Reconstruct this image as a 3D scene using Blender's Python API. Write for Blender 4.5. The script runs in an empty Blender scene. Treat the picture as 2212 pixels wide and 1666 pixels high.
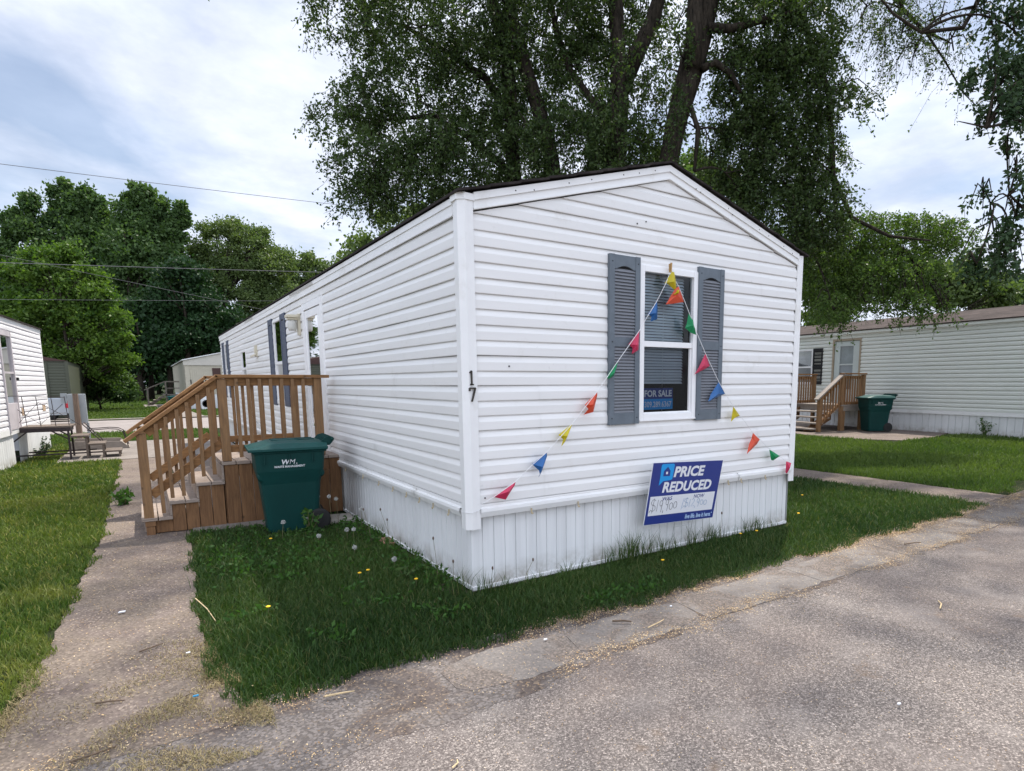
import bpy, math, random
import numpy as np
from mathutils import Vector

random.seed(7)
rng = np.random.default_rng(7)
scene = bpy.context.scene
COL = scene.collection
R_ = math.radians

# ------------------------------------------------------------------ camera
CAM = np.array([-1.9621, -4.1499, 1.62])
YAW, PITCH, ROLL = -0.6106, -0.1372, -0.0041
FPX, PPX, PPY, IW, IH = 1317.75, 1234.86, 1007.0, 2212.0, 1665.7
fw = np.array([-math.sin(YAW) * math.cos(PITCH), math.cos(YAW) * math.cos(PITCH), math.sin(PITCH)])
r0 = np.array([math.cos(YAW), math.sin(YAW), 0.0])
u0 = np.cross(r0, fw)
rt = r0 * math.cos(ROLL) + u0 * math.sin(ROLL)
up = -r0 * math.sin(ROLL) + u0 * math.cos(ROLL)
cd = bpy.data.cameras.new("camera")
cam = bpy.data.objects.new("camera", cd)
COL.objects.link(cam)
from mathutils import Matrix
cam.matrix_world = Matrix(((rt[0], up[0], -fw[0], CAM[0]), (rt[1], up[1], -fw[1], CAM[1]), (rt[2], up[2], -fw[2], CAM[2]), (0, 0, 0, 1)))
cd.sensor_fit = 'HORIZONTAL'
cd.sensor_width = 36.0
cd.lens = 36.0 * FPX / IW
cd.shift_x = -(PPX - IW / 2) / IW
cd.shift_y = (PPY - IH / 2) / IW
cd.clip_start = 0.05
cd.clip_end = 2000
scene.camera = cam


def at(px, py, d):
    """a point seen at that picture position, d metres ahead of the camera"""
    return Vector(CAM + d * (fw + rt * (px - PPX) / FPX - up * (py - PPY) / FPX))


# ------------------------------------------------------------------ sun and sky
SUN_DIR = Vector((0.84, 0.52, 0.0)).normalized()
SUN_EL = R_(63)
AZ = math.atan2(SUN_DIR.x, SUN_DIR.y)
sd = bpy.data.lights.new("sun", 'SUN')
sd.energy = 5.0
sd.angle = R_(1.4)
sd.color = (1.0, 0.93, 0.83)
sun = bpy.data.objects.new("sun", sd)
COL.objects.link(sun)
dv = Vector((SUN_DIR.x * math.cos(SUN_EL), SUN_DIR.y * math.cos(SUN_EL), math.sin(SUN_EL)))
sun.rotation_euler = dv.to_track_quat('Z', 'Y').to_euler()
sun.location = dv * 60

world = bpy.data.worlds.new("World")
scene.world = world
world.use_nodes = True
wt = world.node_tree
for n in list(wt.nodes):
    wt.nodes.remove(n)


def wn(t, **k):
    n = wt.nodes.new(t)
    for a, b in k.items():
        setattr(n, a, b)
    return n


sky = wn('ShaderNodeTexSky', sky_type='NISHITA', sun_disc=False)
sky.sun_elevation = SUN_EL
sky.sun_rotation = AZ
sky.air_density = 1.0
sky.dust_density = 0.6
tc = wn('ShaderNodeTexCoord')
sep = wn('ShaderNodeSeparateXYZ')
wt.links.new(tc.outputs['Generated'], sep.inputs[0])


def wmath(op, a, b=None, clamp=False):
    n = wn('ShaderNodeMath', operation=op, use_clamp=clamp)
    for i, v in enumerate((a, b)):
        if v is None:
            continue
        if isinstance(v, (int, float)):
            n.inputs[i].default_value = v
        else:
            wt.links.new(v, n.inputs[i])
    return n.outputs[0]


zc = wmath('ADD', wmath('MAXIMUM', sep.outputs[2], 0.0), 0.16)
cx_ = wmath('DIVIDE', sep.outputs[0], zc)
cy_ = wmath('DIVIDE', sep.outputs[1], zc)
comb = wn('ShaderNodeCombineXYZ')
wt.links.new(cx_, comb.inputs[0])
wt.links.new(cy_, comb.inputs[1])
comb.inputs[2].default_value = 3.7
n1 = wn('ShaderNodeTexNoise')
n1.inputs['Scale'].default_value = 1.05
n1.inputs['Detail'].default_value = 7
n1.inputs['Roughness'].default_value = 0.52
n1.inputs['Distortion'].default_value = 0.35
wt.links.new(comb.outputs[0], n1.inputs['Vector'])
n2 = wn('ShaderNodeTexNoise')
n2.inputs['Scale'].default_value = 2.6
n2.inputs['Detail'].default_value = 6
n2.inputs['Roughness'].default_value = 0.6
wt.links.new(comb.outputs[0], n2.inputs['Vector'])
cr = wn('ShaderNodeMapRange')
cr.inputs['From Min'].default_value = 0.36
cr.inputs['From Max'].default_value = 0.53
cr.inputs['To Min'].default_value = 0.30
cr.inputs['To Max'].default_value = 0.97
wt.links.new(n1.outputs['Fac'], cr.inputs['Value'])
cr2 = wn('ShaderNodeMapRange')
cr2.inputs['From Min'].default_value = 0.3
cr2.inputs['From Max'].default_value = 0.7
cr2.inputs['To Min'].default_value = 0.86
cr2.inputs['To Max'].default_value = 1.12
wt.links.new(n2.outputs['Fac'], cr2.inputs['Value'])
cloud = wn('ShaderNodeMix', data_type='RGBA')
cloud.inputs['A'].default_value = (6.3, 7.1, 8.9, 1)
cloud.inputs['B'].default_value = (9.7, 10.0, 11.0, 1)
wt.links.new(n2.outputs['Fac'], cloud.inputs['Factor'])
cb = wn('ShaderNodeVectorMath', operation='SCALE')
wt.links.new(cloud.outputs['Result'], cb.inputs[0])
wt.links.new(cr2.outputs['Result'], cb.inputs['Scale'])
skb = wn('ShaderNodeVectorMath', operation='SCALE')
wt.links.new(sky.outputs[0], skb.inputs[0])
skb.inputs['Scale'].default_value = 1.1
mixw = wn('ShaderNodeMix', data_type='RGBA')
wt.links.new(cr.outputs['Result'], mixw.inputs['Factor'])
wt.links.new(skb.outputs[0], mixw.inputs['A'])
# added cloud brightness overhead and behind the camera, out of view, to light walls
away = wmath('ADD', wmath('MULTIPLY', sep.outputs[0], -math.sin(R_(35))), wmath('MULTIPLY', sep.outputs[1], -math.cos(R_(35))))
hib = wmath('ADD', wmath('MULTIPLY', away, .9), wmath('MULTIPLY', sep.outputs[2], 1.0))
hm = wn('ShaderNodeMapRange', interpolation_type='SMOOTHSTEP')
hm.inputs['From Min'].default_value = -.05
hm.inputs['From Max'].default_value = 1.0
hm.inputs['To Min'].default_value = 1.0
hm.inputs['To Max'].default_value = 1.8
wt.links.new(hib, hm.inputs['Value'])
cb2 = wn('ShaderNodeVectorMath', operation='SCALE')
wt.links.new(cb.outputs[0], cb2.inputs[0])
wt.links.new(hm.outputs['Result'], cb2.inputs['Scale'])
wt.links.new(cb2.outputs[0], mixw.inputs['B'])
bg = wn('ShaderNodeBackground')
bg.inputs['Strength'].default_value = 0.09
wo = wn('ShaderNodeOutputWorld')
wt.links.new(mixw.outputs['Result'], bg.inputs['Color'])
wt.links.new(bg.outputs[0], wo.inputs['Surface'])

vs = scene.view_settings
vs.view_transform = 'Standard'
vs.look = 'None'
vs.gamma = 1.0
vs.use_curve_mapping = False
vs.exposure = 0.44
scene.cycles.max_bounces = 6
scene.cycles.transparent_max_bounces = 12
scene.cycles.use_denoising = True


# ------------------------------------------------------------------ materials
class NT:
    def __init__(s, name):
        s.m = bpy.data.materials.new(name)
        s.m.use_nodes = True
        s.t = s.m.node_tree
        for n in list(s.t.nodes):
            s.t.nodes.remove(n)
        s.out = s.t.nodes.new('ShaderNodeOutputMaterial')
        s.tc = s.t.nodes.new('ShaderNodeTexCoord').outputs['Object']

    def n(s, t, **k):
        n = s.t.nodes.new(t)
        for a, b in k.items():
            setattr(n, a, b)
        return n

    def link(s, a, b):
        if isinstance(a, (int, float)):
            b.default_value = a
        elif isinstance(a, (tuple, list)):
            b.default_value = tuple(a) + ((1,) if len(a) == 3 and len(b.default_value) == 4 else ())
        else:
            s.t.links.new(a, b)

    def scaled(s, sc):
        m = s.n('ShaderNodeMapping')
        s.link(s.tc, m.inputs[0])
        m.inputs['Scale'].default_value = sc
        return m.outputs[0]

    def noise(s, scale, detail=5, rough=.6, vec=None, dist=0):
        n = s.n('ShaderNodeTexNoise')
        n.inputs['Scale'].default_value = scale
        n.inputs['Detail'].default_value = detail
        n.inputs['Roughness'].default_value = rough
        n.inputs['Distortion'].default_value = dist
        s.link(vec if vec is not None else s.tc, n.inputs['Vector'])
        return n.outputs['Fac']

    def voro(s, scale, out='Color', vec=None, feature='F1'):
        n = s.n('ShaderNodeTexVoronoi', feature=feature)
        n.inputs['Scale'].default_value = scale
        s.link(vec if vec is not None else s.tc, n.inputs['Vector'])
        return n.outputs[out]

    def rng(s, v, a, b, c=0., d=1.):
        n = s.n('ShaderNodeMapRange')
        s.link(v, n.inputs['Value'])
        for i, x in zip(('From Min', 'From Max', 'To Min', 'To Max'), (a, b, c, d)):
            n.inputs[i].default_value = x
        return n.outputs[0]

    def mix(s, f, a, b, blend='MIX'):
        n = s.n('ShaderNodeMix', data_type='RGBA', blend_type=blend)
        s.link(f, n.inputs['Factor'])
        s.link(a, n.inputs['A'])
        s.link(b, n.inputs['B'])
        return n.outputs['Result']

    def math(s, op, a, b=0.0):
        n = s.n('ShaderNodeMath', operation=op)
        s.link(a, n.inputs[0])
        s.link(b, n.inputs[1])
        return n.outputs[0]

    def sep(s, v):
        n = s.n('ShaderNodeSeparateXYZ')
        s.link(v, n.inputs[0])
        return n.outputs

    def attr(s, name):
        n = s.n('ShaderNodeAttribute', attribute_name=name)
        return n.outputs['Fac']

    def bsdf(s, col, rough=.7, metal=0., bump=None, bstr=.3, bdist=.01, spec=.5, **k):
        p = s.n('ShaderNodeBsdfPrincipled')
        s.link(col, p.inputs['Base Color'])
        s.link(rough, p.inputs['Roughness'])
        s.link(metal, p.inputs['Metallic'])
        p.inputs['Specular IOR Level'].default_value = spec
        if bump is not None:
            b = s.n('ShaderNodeBump')
            b.inputs['Strength'].default_value = bstr
            b.inputs['Distance'].default_value = bdist
            s.link(bump, b.inputs['Height'])
            s.link(b.outputs[0], p.inputs['Normal'])
        s.link(p.outputs[0], s.out.inputs[0])
        return p


def simple(name, col, rough=.6, var=.12, scale=6., metal=0., bump=None, bstr=.25, spec=.5, dark=None, darkamt=.5):
    t = NT(name)
    n = t.noise(scale, 5, .65)
    c2 = tuple(min(1, c * (1 + var)) for c in col)
    c1 = tuple(c * (1 - var) for c in col)
    c = t.mix(t.rng(n, .3, .7), c1, c2)
    if dark is not None:
        d = t.noise(scale * .6, 6, .7)
        c = t.mix(t.rng(d, .55, .72, 0, darkamt), c, dark)
    t.bsdf(c, rough, metal, t.noise(bump, 4) if bump else None, bstr, .004, spec)
    return t.m


def siding_mat(name, col, dirt, amt=.35):
    t = NT(name)
    v = t.scaled((.6, .6, 5.))
    a = t.noise(1.2, 6, .6, v)
    c = t.mix(t.rng(a, .35, .75), col, tuple(x * .93 for x in col))
    b = t.noise(3., 8, .72)
    c = t.mix(t.rng(b, .58, .8, 0, amt), c, dirt)
    sm = t.noise(22., 3, .5)
    c = t.mix(t.rng(sm, .70, .80, 0, .35), c, tuple(x * .6 for x in col))
    t.bsdf(c, .42, bump=t.noise(60, 3), bstr=.08, bdist=.002, spec=.35)
    return t.m


def stripes_mat(name, col, axis, freq, dirt):
    t = NT(name)
    v = t.scaled((3 if axis != 0 else 14, 3 if axis != 1 else 14, .5))
    a = t.noise(1.5, 5, .6, v)
    c = t.mix(t.rng(a, .35, .7), col, tuple(x * .88 for x in col))
    z = t.sep(t.tc)[2]
    low = t.math('MULTIPLY', t.rng(z, .0, .22, 1, 0), t.rng(t.noise(7, 6, .7), .38, .62))
    c = t.mix(low, c, dirt)
    t.bsdf(c, .45, spec=.35)
    return t.m


def wood_mat(name, col, dark, grey=None, greyamt=0., axis=0, rough=.75):
    t = NT(name)
    sc = [9., 9., 9.]
    sc[axis] = .8
    v = t.scaled(tuple(sc))
    a = t.noise(3.2, 6, .62, v, 1.2)
    c = t.mix(t.rng(a, .32, .68), dark, col)
    v2 = t.scaled(tuple(x * 3.3 for x in sc))
    c = t.mix(t.rng(t.noise(3., 4, .6, v2), .5, .75, 0, .55), c, tuple(x * .55 for x in dark))
    k = t.voro(5.5, 'Distance')
    c = t.mix(t.rng(k, .05, .12, .8, 0), c, tuple(x * .4 for x in dark))
    if grey:
        c = t.mix(t.rng(t.noise(4, 5), .3, .7, greyamt * .4, greyamt), c, grey)
    t.bsdf(c, rough, bump=a, bstr=.35, bdist=.004, spec=.25)
    return t.m


def leaf_mat(name, dark, light, trans=.35, rough=.5, dry=None, patch=0.):
    t = NT(name)
    a = t.attr('rnd')
    b = t.attr('clump')
    f = t.math('ADD', t.math('MULTIPLY', a, .5), t.math('MULTIPLY', b, .5))
    c = t.mix(f, dark, light)
    if dry:
        pt_ = t.rng(t.noise(.9, 5, .65, dist=.6), .50, .68, 0, patch)
        c = t.mix(pt_, c, tuple(.5 * (x + y) for x, y in zip(dry, light)))
        c = t.mix(t.rng(a, .90, .93, 0, .75), c, dry)
    p = t.n('ShaderNodeBsdfPrincipled')
    t.link(c, p.inputs['Base Color'])
    p.inputs['Roughness'].default_value = rough
    p.inputs['Specular IOR Level'].default_value = .18
    tr = t.n('ShaderNodeBsdfTranslucent')
    tl = t.mix(1.0, c, (1.35, 1.5, .55), 'MULTIPLY')
    t.link(tl, tr.inputs[0])
    m = t.n('ShaderNodeMixShader')
    m.inputs[0].default_value = trans
    t.link(p.outputs[0], m.inputs[1])
    t.link(tr.outputs[0], m.inputs[2])
    t.link(m.outputs[0], t.out.inputs[0])
    return t.m


def glass_mat(name, tint=(.8, .85, .9), rough=.02, refl=.10):
    t = NT(name)
    tr = t.n('ShaderNodeBsdfTransparent')
    t.link(tint, tr.inputs[0])
    g = t.n('ShaderNodeBsdfGlossy')
    g.inputs['Roughness'].default_value = rough
    fr = t.n('ShaderNodeFresnel')
    fr.inputs[0].default_value = 1.5
    f = t.math('ADD', fr.outputs[0], refl)
    m = t.n('ShaderNodeMixShader')
    t.link(f, m.inputs[0])
    t.link(tr.outputs[0], m.inputs[1])
    t.link(g.outputs[0], m.inputs[2])
    t.link(m.outputs[0], t.out.inputs[0])
    return t.m


def flag_mat(name, col):
    t = NT(name)
    c = t.mix(t.rng(t.noise(9, 3), .3, .7), col, tuple(x * .8 for x in col))
    p = t.n('ShaderNodeBsdfPrincipled')
    t.link(c, p.inputs['Base Color'])
    p.inputs['Roughness'].default_value = .38
    tr = t.n('ShaderNodeBsdfTranslucent')
    t.link(c, tr.inputs[0])
    m = t.n('ShaderNodeMixShader')
    m.inputs[0].default_value = .35
    t.link(p.outputs[0], m.inputs[1])
    t.link(tr.outputs[0], m.inputs[2])
    t.link(m.outputs[0], t.out.inputs[0])
    return t.m


def road_mat():
    t = NT('chip_seal_road')
    wv = t.n('ShaderNodeVectorMath', operation='ADD')
    nz = t.n('ShaderNodeTexNoise')
    nz.inputs['Scale'].default_value = 40
    t.link(t.tc, nz.inputs['Vector'])
    sc = t.n('ShaderNodeVectorMath', operation='SCALE')
    t.link(nz.outputs['Color'], sc.inputs[0])
    sc.inputs['Scale'].default_value = .012
    t.link(t.tc, wv.inputs[0])
    t.link(sc.outputs[0], wv.inputs[1])
    col = t.sep(t.voro(130, 'Color', wv.outputs[0]))
    col2 = t.sep(t.voro(230, 'Color', wv.outputs[0]))
    g = t.math('ADD', t.math('MULTIPLY', col[0], .62), t.math('MULTIPLY', col2[1], .38))
    ramp = t.n('ShaderNodeValToRGB')
    e = ramp.color_ramp.elements
    e[0].position, e[0].color = 0.04, (.065, .056, .052, 1)
    e[1].position, e[1].color = .95, (.56, .49, .445, 1)
    for p, c in ((.3, (.10, .087, .081, 1)), (.5, (.165, .145, .135, 1)), (.72, (.245, .218, .20, 1))):
        x = e.new(p)
        x.color = c
    t.link(g, ramp.inputs[0])
    c = ramp.outputs[0]
    fine = t.noise(300, 3, .6)
    c = t.mix(t.rng(fine, .3, .7, 0, .45), c, (.09, .08, .075))
    big = t.noise(.55, 6, .62, dist=.6)
    c = t.mix(t.rng(big, .40, .62, 0, .5), c, (.105, .085, .08))
    big2 = t.noise(1.7, 5, .6, dist=.4)
    c = t.mix(t.rng(big2, .52, .72, 0, .35), c, (.30, .27, .25))
    blotch = t.noise(2.6, 5, .6)
    c = t.mix(t.rng(blotch, .62, .74, 0, .5), c, (.20, .135, .085))
    h = t.voro(105, 'Distance', wv.outputs[0])
    t.bsdf(c, .88, bump=t.math('ADD', h, fine), bstr=.6, bdist=.005, spec=.2)
    return t.m


def concrete_mat(name, a, b, agg=.35, speck=(.45, .38, .31), patch=None, patchamt=0):
    t = NT(name)
    c = t.mix(t.rng(t.noise(1.6, 7, .62, dist=.4), .32, .68), a, b)
    g = t.sep(t.voro(85, 'Color'))
    c = t.mix(t.rng(g[0], .72, .95, 0, agg), c, speck)
    c = t.mix(t.rng(g[1], .8, 1., 0, agg), c, tuple(x * .35 for x in a))
    c = t.mix(t.rng(t.noise(140, 3), .35, .75, 0, .35), c, tuple(x * .5 for x in a))
    c = t.mix(t.rng(t.noise(5., 6, .7), .56, .7, 0, .5), c, tuple(x * .55 for x in a))
    if patch:
        pm = t.rng(t.noise(1.9, 6, .62, dist=.8), .46, .56, 0, patchamt)
        pc = t.mix(t.rng(g[2], .3, .9), patch, tuple(x * 2.2 for x in patch))
        c = t.mix(pm, c, pc)
    t.bsdf(c, .9, bump=t.math('ADD', t.noise(110, 4), t.voro(85, 'Distance')), bstr=.45, bdist=.004, spec=.2)
    return t.m


def soil_mat():
    t = NT('lawn_soil')
    n = t.noise(1.3, 7, .65)
    c = t.mix(t.rng(n, .35, .65), (.012, .022, .007), (.026, .038, .012))
    c = t.mix(t.rng(t.noise(30, 5, .7), .45, .7, 0, .7), c, (.035, .028, .018))
    t.bsdf(c, 1., bump=t.noise(60, 5), bstr=.6, bdist=.02, spec=.1)
    return t.m


def attr_mat(name, cols, rough=.9):
    t = NT(name)
    ramp = t.n('ShaderNodeValToRGB')
    e = ramp.color_ramp.elements
    e[0].position, e[0].color = 0, cols[0] + (1,)
    e[1].position, e[1].color = 1, cols[-1] + (1,)
    for i, c in enumerate(cols[1:-1]):
        x = e.new((i + 1) / (len(cols) - 1))
        x.color = c + (1,)
    t.link(t.attr('rnd'), ramp.inputs[0])
    t.bsdf(ramp.outputs[0], rough, spec=.2)
    return t.m


def shingle_mat(name, a, b):
    t = NT(name)
    c = t.mix(t.rng(t.noise(2.2, 6, .7, t.scaled((1, .35, 1))), .35, .65), a, b)
    g = t.sep(t.voro(9, 'Color', t.scaled((1.6, .45, 1))))[0]
    c = t.mix(t.rng(g, .2, .9, 0, .5), c, tuple(x * .5 for x in a))
    t.bsdf(c, .95, bump=t.noise(150, 3), bstr=.5, bdist=.004, spec=.15)
    return t.m


def bark_mat():
    t = NT('bark')
    v = t.scaled((7, 7, 1.4))
    n = t.noise(2.5, 7, .7, v, .6)
    c = t.mix(t.rng(n, .35, .65), (.012, .010, .008), (.062, .050, .038))
    t.bsdf(c, .95, bump=n, bstr=.9, bdist=.03, spec=.15)
    return t.m


M = dict(
    vinyl=siding_mat('white_vinyl', (.79, .785, .77), (.50, .47, .41), .42),
    vinyl_left=siding_mat('bright_vinyl', (.82, .81, .83), (.55, .53, .50), .2),
    vinyl_right=siding_mat('greenish_vinyl', (.70, .72, .67), (.50, .51, .44), .4),
    skirt=stripes_mat('skirting_vinyl', (.76, .77, .77), 0, 10, (.30, .27, .22)),
    trim=simple('white_trim', (.80, .80, .79), .4, .04, 2.5, dark=(.52, .49, .42), darkamt=.45),
    frame=simple('window_vinyl', (.84, .84, .84), .35, .03, 4),
    rivet=simple('tan_clip', (.50, .42, .28), .5, .1, 30),
    shingle=shingle_mat('dark_shingle', (.022, .018, .017), (.05, .042, .04)),
    shingle_right=shingle_mat('brown_shingle', (.040, .031, .028), (.085, .066, .060)),
    shutter=simple('slate_shutter', (.115, .14, .165), .5, .12, 14, bump=90, bstr=.15),
    louver=simple('faded_louver', (.17, .18, .20), .55, .08, 8),
    navy=simple('navy_shutter', (.018, .032, .075), .45, .15, 12),
    black=simple('black_gap', (.012, .012, .013), .8, .1, 5),
    interior=simple('dark_interior', (.035, .037, .04), .9, .3, 2),
    blind=simple('blind_slat', (.68, .74, .80), .5, .08, 3),
    blind_white=simple('white_blind', (.62, .62, .60), .5, .05, 3),
    curtain=simple('sheer_curtain', (.23, .25, .25), .9, .25, 3),
    screen=simple('insect_screen', (.08, .085, .09), .8, .1, 50),
    glass=glass_mat('window_glass', (.78, .84, .86), .02, .0),
    screen_glass=glass_mat('screened_glass', (.62, .65, .67), .3, -.02),
    clear=simple('frosted_shade', (.60, .60, .56), .35, .05, 4),
    ivory=simple('ivory_plastic', (.62, .57, .44), .45, .06, 8),
    wood=wood_mat('treated_lumber', (.33, .175, .070), (.185, .092, .04), None, 0, 0),
    wood_v=wood_mat('treated_lumber_upright', (.30, .165, .070), (.17, .09, .04), (.20, .14, .10), .25, 2),
    tread=wood_mat('worn_tread', (.33, .25, .19), (.19, .13, .095), (.32, .28, .25), .6, 0),
    board=wood_mat('deck_skirt_board', (.235, .125, .058), (.125, .064, .031), None, 0, 2),
    oldwood=wood_mat('grey_weathered_wood', (.30, .25, .21), (.14, .11, .09), (.33, .30, .27), .6, 0, .9),
    darkplank=wood_mat('dark_worn_plank', (.17, .13, .10), (.07, .052, .042), (.20, .17, .15), .5, 0, .9),
    iron=simple('rusty_iron', (.045, .033, .035), .7, .4, 25, .3),
    post=wood_mat('utility_post', (.26, .18, .13), (.13, .085, .06), (.22, .18, .15), .3, 2),
    box=simple('galvanised_box', (.36, .39, .41), .5, .08, 3, .4),
    bin=simple('green_bin_plastic', (.002, .040, .036), .55, .15, 3, bump=220, bstr=.12, spec=.22, dark=(.012, .045, .042), darkamt=.5),
    bin_lid=simple('green_lid_plastic', (.003, .056, .051), .5, .15, 5, bump=220, bstr=.12, spec=.3),
    bin_far=simple('teal_bin_plastic', (.008, .17, .155), .4, .1, 4),
    rubber=simple('black_rubber', (.012, .012, .012), .7, .2, 20),
    logo=simple('white_print', (.70, .72, .74), .6, .05, 10),
    navyprint=simple('sign_navy', (.022, .042, .22), .35, .05, 5),
    cyanprint=simple('sign_cyan', (.012, .31, .72), .35, .05, 5),
    whiteprint=simple('sign_white', (.74, .76, .79), .4, .03, 5),
    ink=simple('black_ink', (.015, .015, .02), .6, .1, 5),
    blueink=simple('blue_ink', (.12, .27, .46), .6, .2, 25),
    metalnum=simple('bronze_number', (.055, .048, .04), .35, .2, 40, .6),
    wire=simple('grey_wire', (.12, .12, .13), .6, .1, 5),
    galv=simple('thin_white_wire', (.5, .5, .5), .4, .05, 5, .5),
    cord=simple('white_cord', (.78, .78, .78), .7, .05, 20),
    pin=simple('clothespin_wood', (.45, .27, .10), .7, .15, 30),
    fy=flag_mat('yellow_flag', (.78, .66, .03)), fo=flag_mat('orange_flag', (.86, .13, .06)),
    fb=flag_mat('blue_flag', (.045, .20, .52)), fg=flag_mat('green_flag', (.02, .40, .15)),
    fp=flag_mat('pink_flag', (.80, .07, .17)),
    road=road_mat(),
    gutter=concrete_mat('old_gutter_concrete', (.15, .136, .128), (.225, .208, .195), .4, (.36, .30, .25), (.09, .074, .064), .75),
    walk=concrete_mat('pinkish_walk', (.108, .084, .074), (.195, .158, .138), .5, (.42, .35, .28), (.11, .09, .07), .5),
    pad=concrete_mat('pale_pad', (.17, .15, .135), (.255, .228, .205), .3),
    dirt=concrete_mat('road_edge_dirt', (.075, .060, .054), (.125, .104, .095), .6, (.30, .23, .165), (.10, .09, .085), .7),
    street=concrete_mat('pale_street', (.22, .195, .182), (.285, .255, .24), .1),
    soil=soil_mat(),
    baresoil=concrete_mat('dark_earth', (.045, .034, .025), (.09, .07, .055), .5, (.20, .14, .09)),
    bark=bark_mat(),
    chips=attr_mat('seed_chips', [(.16, .09, .045), (.36, .23, .11), (.52, .38, .21), (.66, .53, .34)]),
    straw=attr_mat('dry_clippings', [(.12, .09, .05), (.27, .21, .11), (.36, .29, .16), (.14, .14, .05)]),
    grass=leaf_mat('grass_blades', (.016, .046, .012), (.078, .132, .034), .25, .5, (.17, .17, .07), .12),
    grass_dry=leaf_mat('dry_grass_blades', (.032, .080, .014), (.15, .195, .042), .28, .55, (.32, .29, .10), .65),  # yellower blades with dry straw patches
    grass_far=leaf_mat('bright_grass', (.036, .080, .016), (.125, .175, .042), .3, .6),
    elm=leaf_mat('elm_leaves', (.020, .042, .014), (.098, .145, .048), .36, .45),
    elm_b=leaf_mat('elm_leaves_light', (.045, .09, .022), (.125, .19, .048), .36, .45),
    maple=leaf_mat('maple_leaves', (.030, .066, .022), (.095, .155, .050), .32, .5),
    maple_dark=leaf_mat('dark_maple_leaves', (.022, .050, .024), (.060, .10, .040), .15, .4),  # darker green than the other maple leaves
    maple_b=leaf_mat('young_maple_leaves', (.032, .080, .014), (.115, .185, .030), .36, .5),
    willow=leaf_mat('olive_leaves', (.05, .085, .028), (.14, .19, .065), .32, .5),
    darkleaf=leaf_mat('dark_leaves', (.012, .032, .012), (.03, .07, .024), .2, .5),
    weed=leaf_mat('weed_leaves', (.03, .08, .02), (.07, .15, .03), .3, .5),
    stem=simple('weed_stem', (.16, .14, .07), .8, .2, 20),
    fluff=simple('seed_fluff', (.55, .55, .52), 1., .1, 30),
    dandelion=simple('dandelion_yellow', (.85, .50, .015), .8, .1, 40),
    cream=siding_mat('cream_panel', (.52, .48, .385), (.36, .33, .26), .4),
    creamroof=simple('cream_metal', (.55, .52, .46), .5, .05, 2),
    greensiding=siding_mat('olive_siding', (.075, .082, .055), (.04, .045, .03), .4),
    brown=simple('brown_panel', (.07, .035, .03), .8, .1, 4),
    silver=simple('silver_paint', (.38, .42, .47), .3, .05, 3, .5),
    darkcar=simple('dark_car_paint', (.03, .032, .036), .2, .05, 3, .3),
    carglass=simple('car_window', (.015, .017, .02), .08, .1, 3),
    tail=simple('tail_light', (.45, .01, .03), .2, .05, 5),
    chrome=simple('bumper_metal', (.3, .3, .3), .25, .1, 5, .8),
    stick=simple('dry_twig', (.11, .075, .05), .9, .3, 30),
    strawstick=simple('pale_straw', (.52, .40, .23), .9, .2, 30),
    litterwhite=simple('white_litter', (.75, .77, .8), .6, .03, 5),
    litterblue=simple('blue_litter', (.02, .22, .42), .5, .03, 5),
    doorglass=simple('dim_door_room', (.06, .09, .095), .6, .3, 1.5),
    hvac=simple('ac_metal', (.42, .41, .38), .5, .1, 6),
    paver=concrete_mat('paver', (.40, .37, .33), (.50, .46, .41), .2),
)


# ------------------------------------------------------------------ mesh building
def wloc(o):
    v = Vector((0, 0, 0))
    while o is not None:
        v = v + o.location
        o = o.parent
    return v


def tag(o, label=None, cat=None, group=None, kind=None):
    if label:
        o['label'] = label
    if cat:
        o['category'] = cat
    if group:
        o['group'] = group
    if kind:
        o['kind'] = kind
    return o


def empty(name, loc, label, cat, group=None):
    o = bpy.data.objects.new(name, None)
    COL.objects.link(o)
    o.location = loc
    o.empty_display_size = .1
    return tag(o, label, cat, group)


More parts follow.
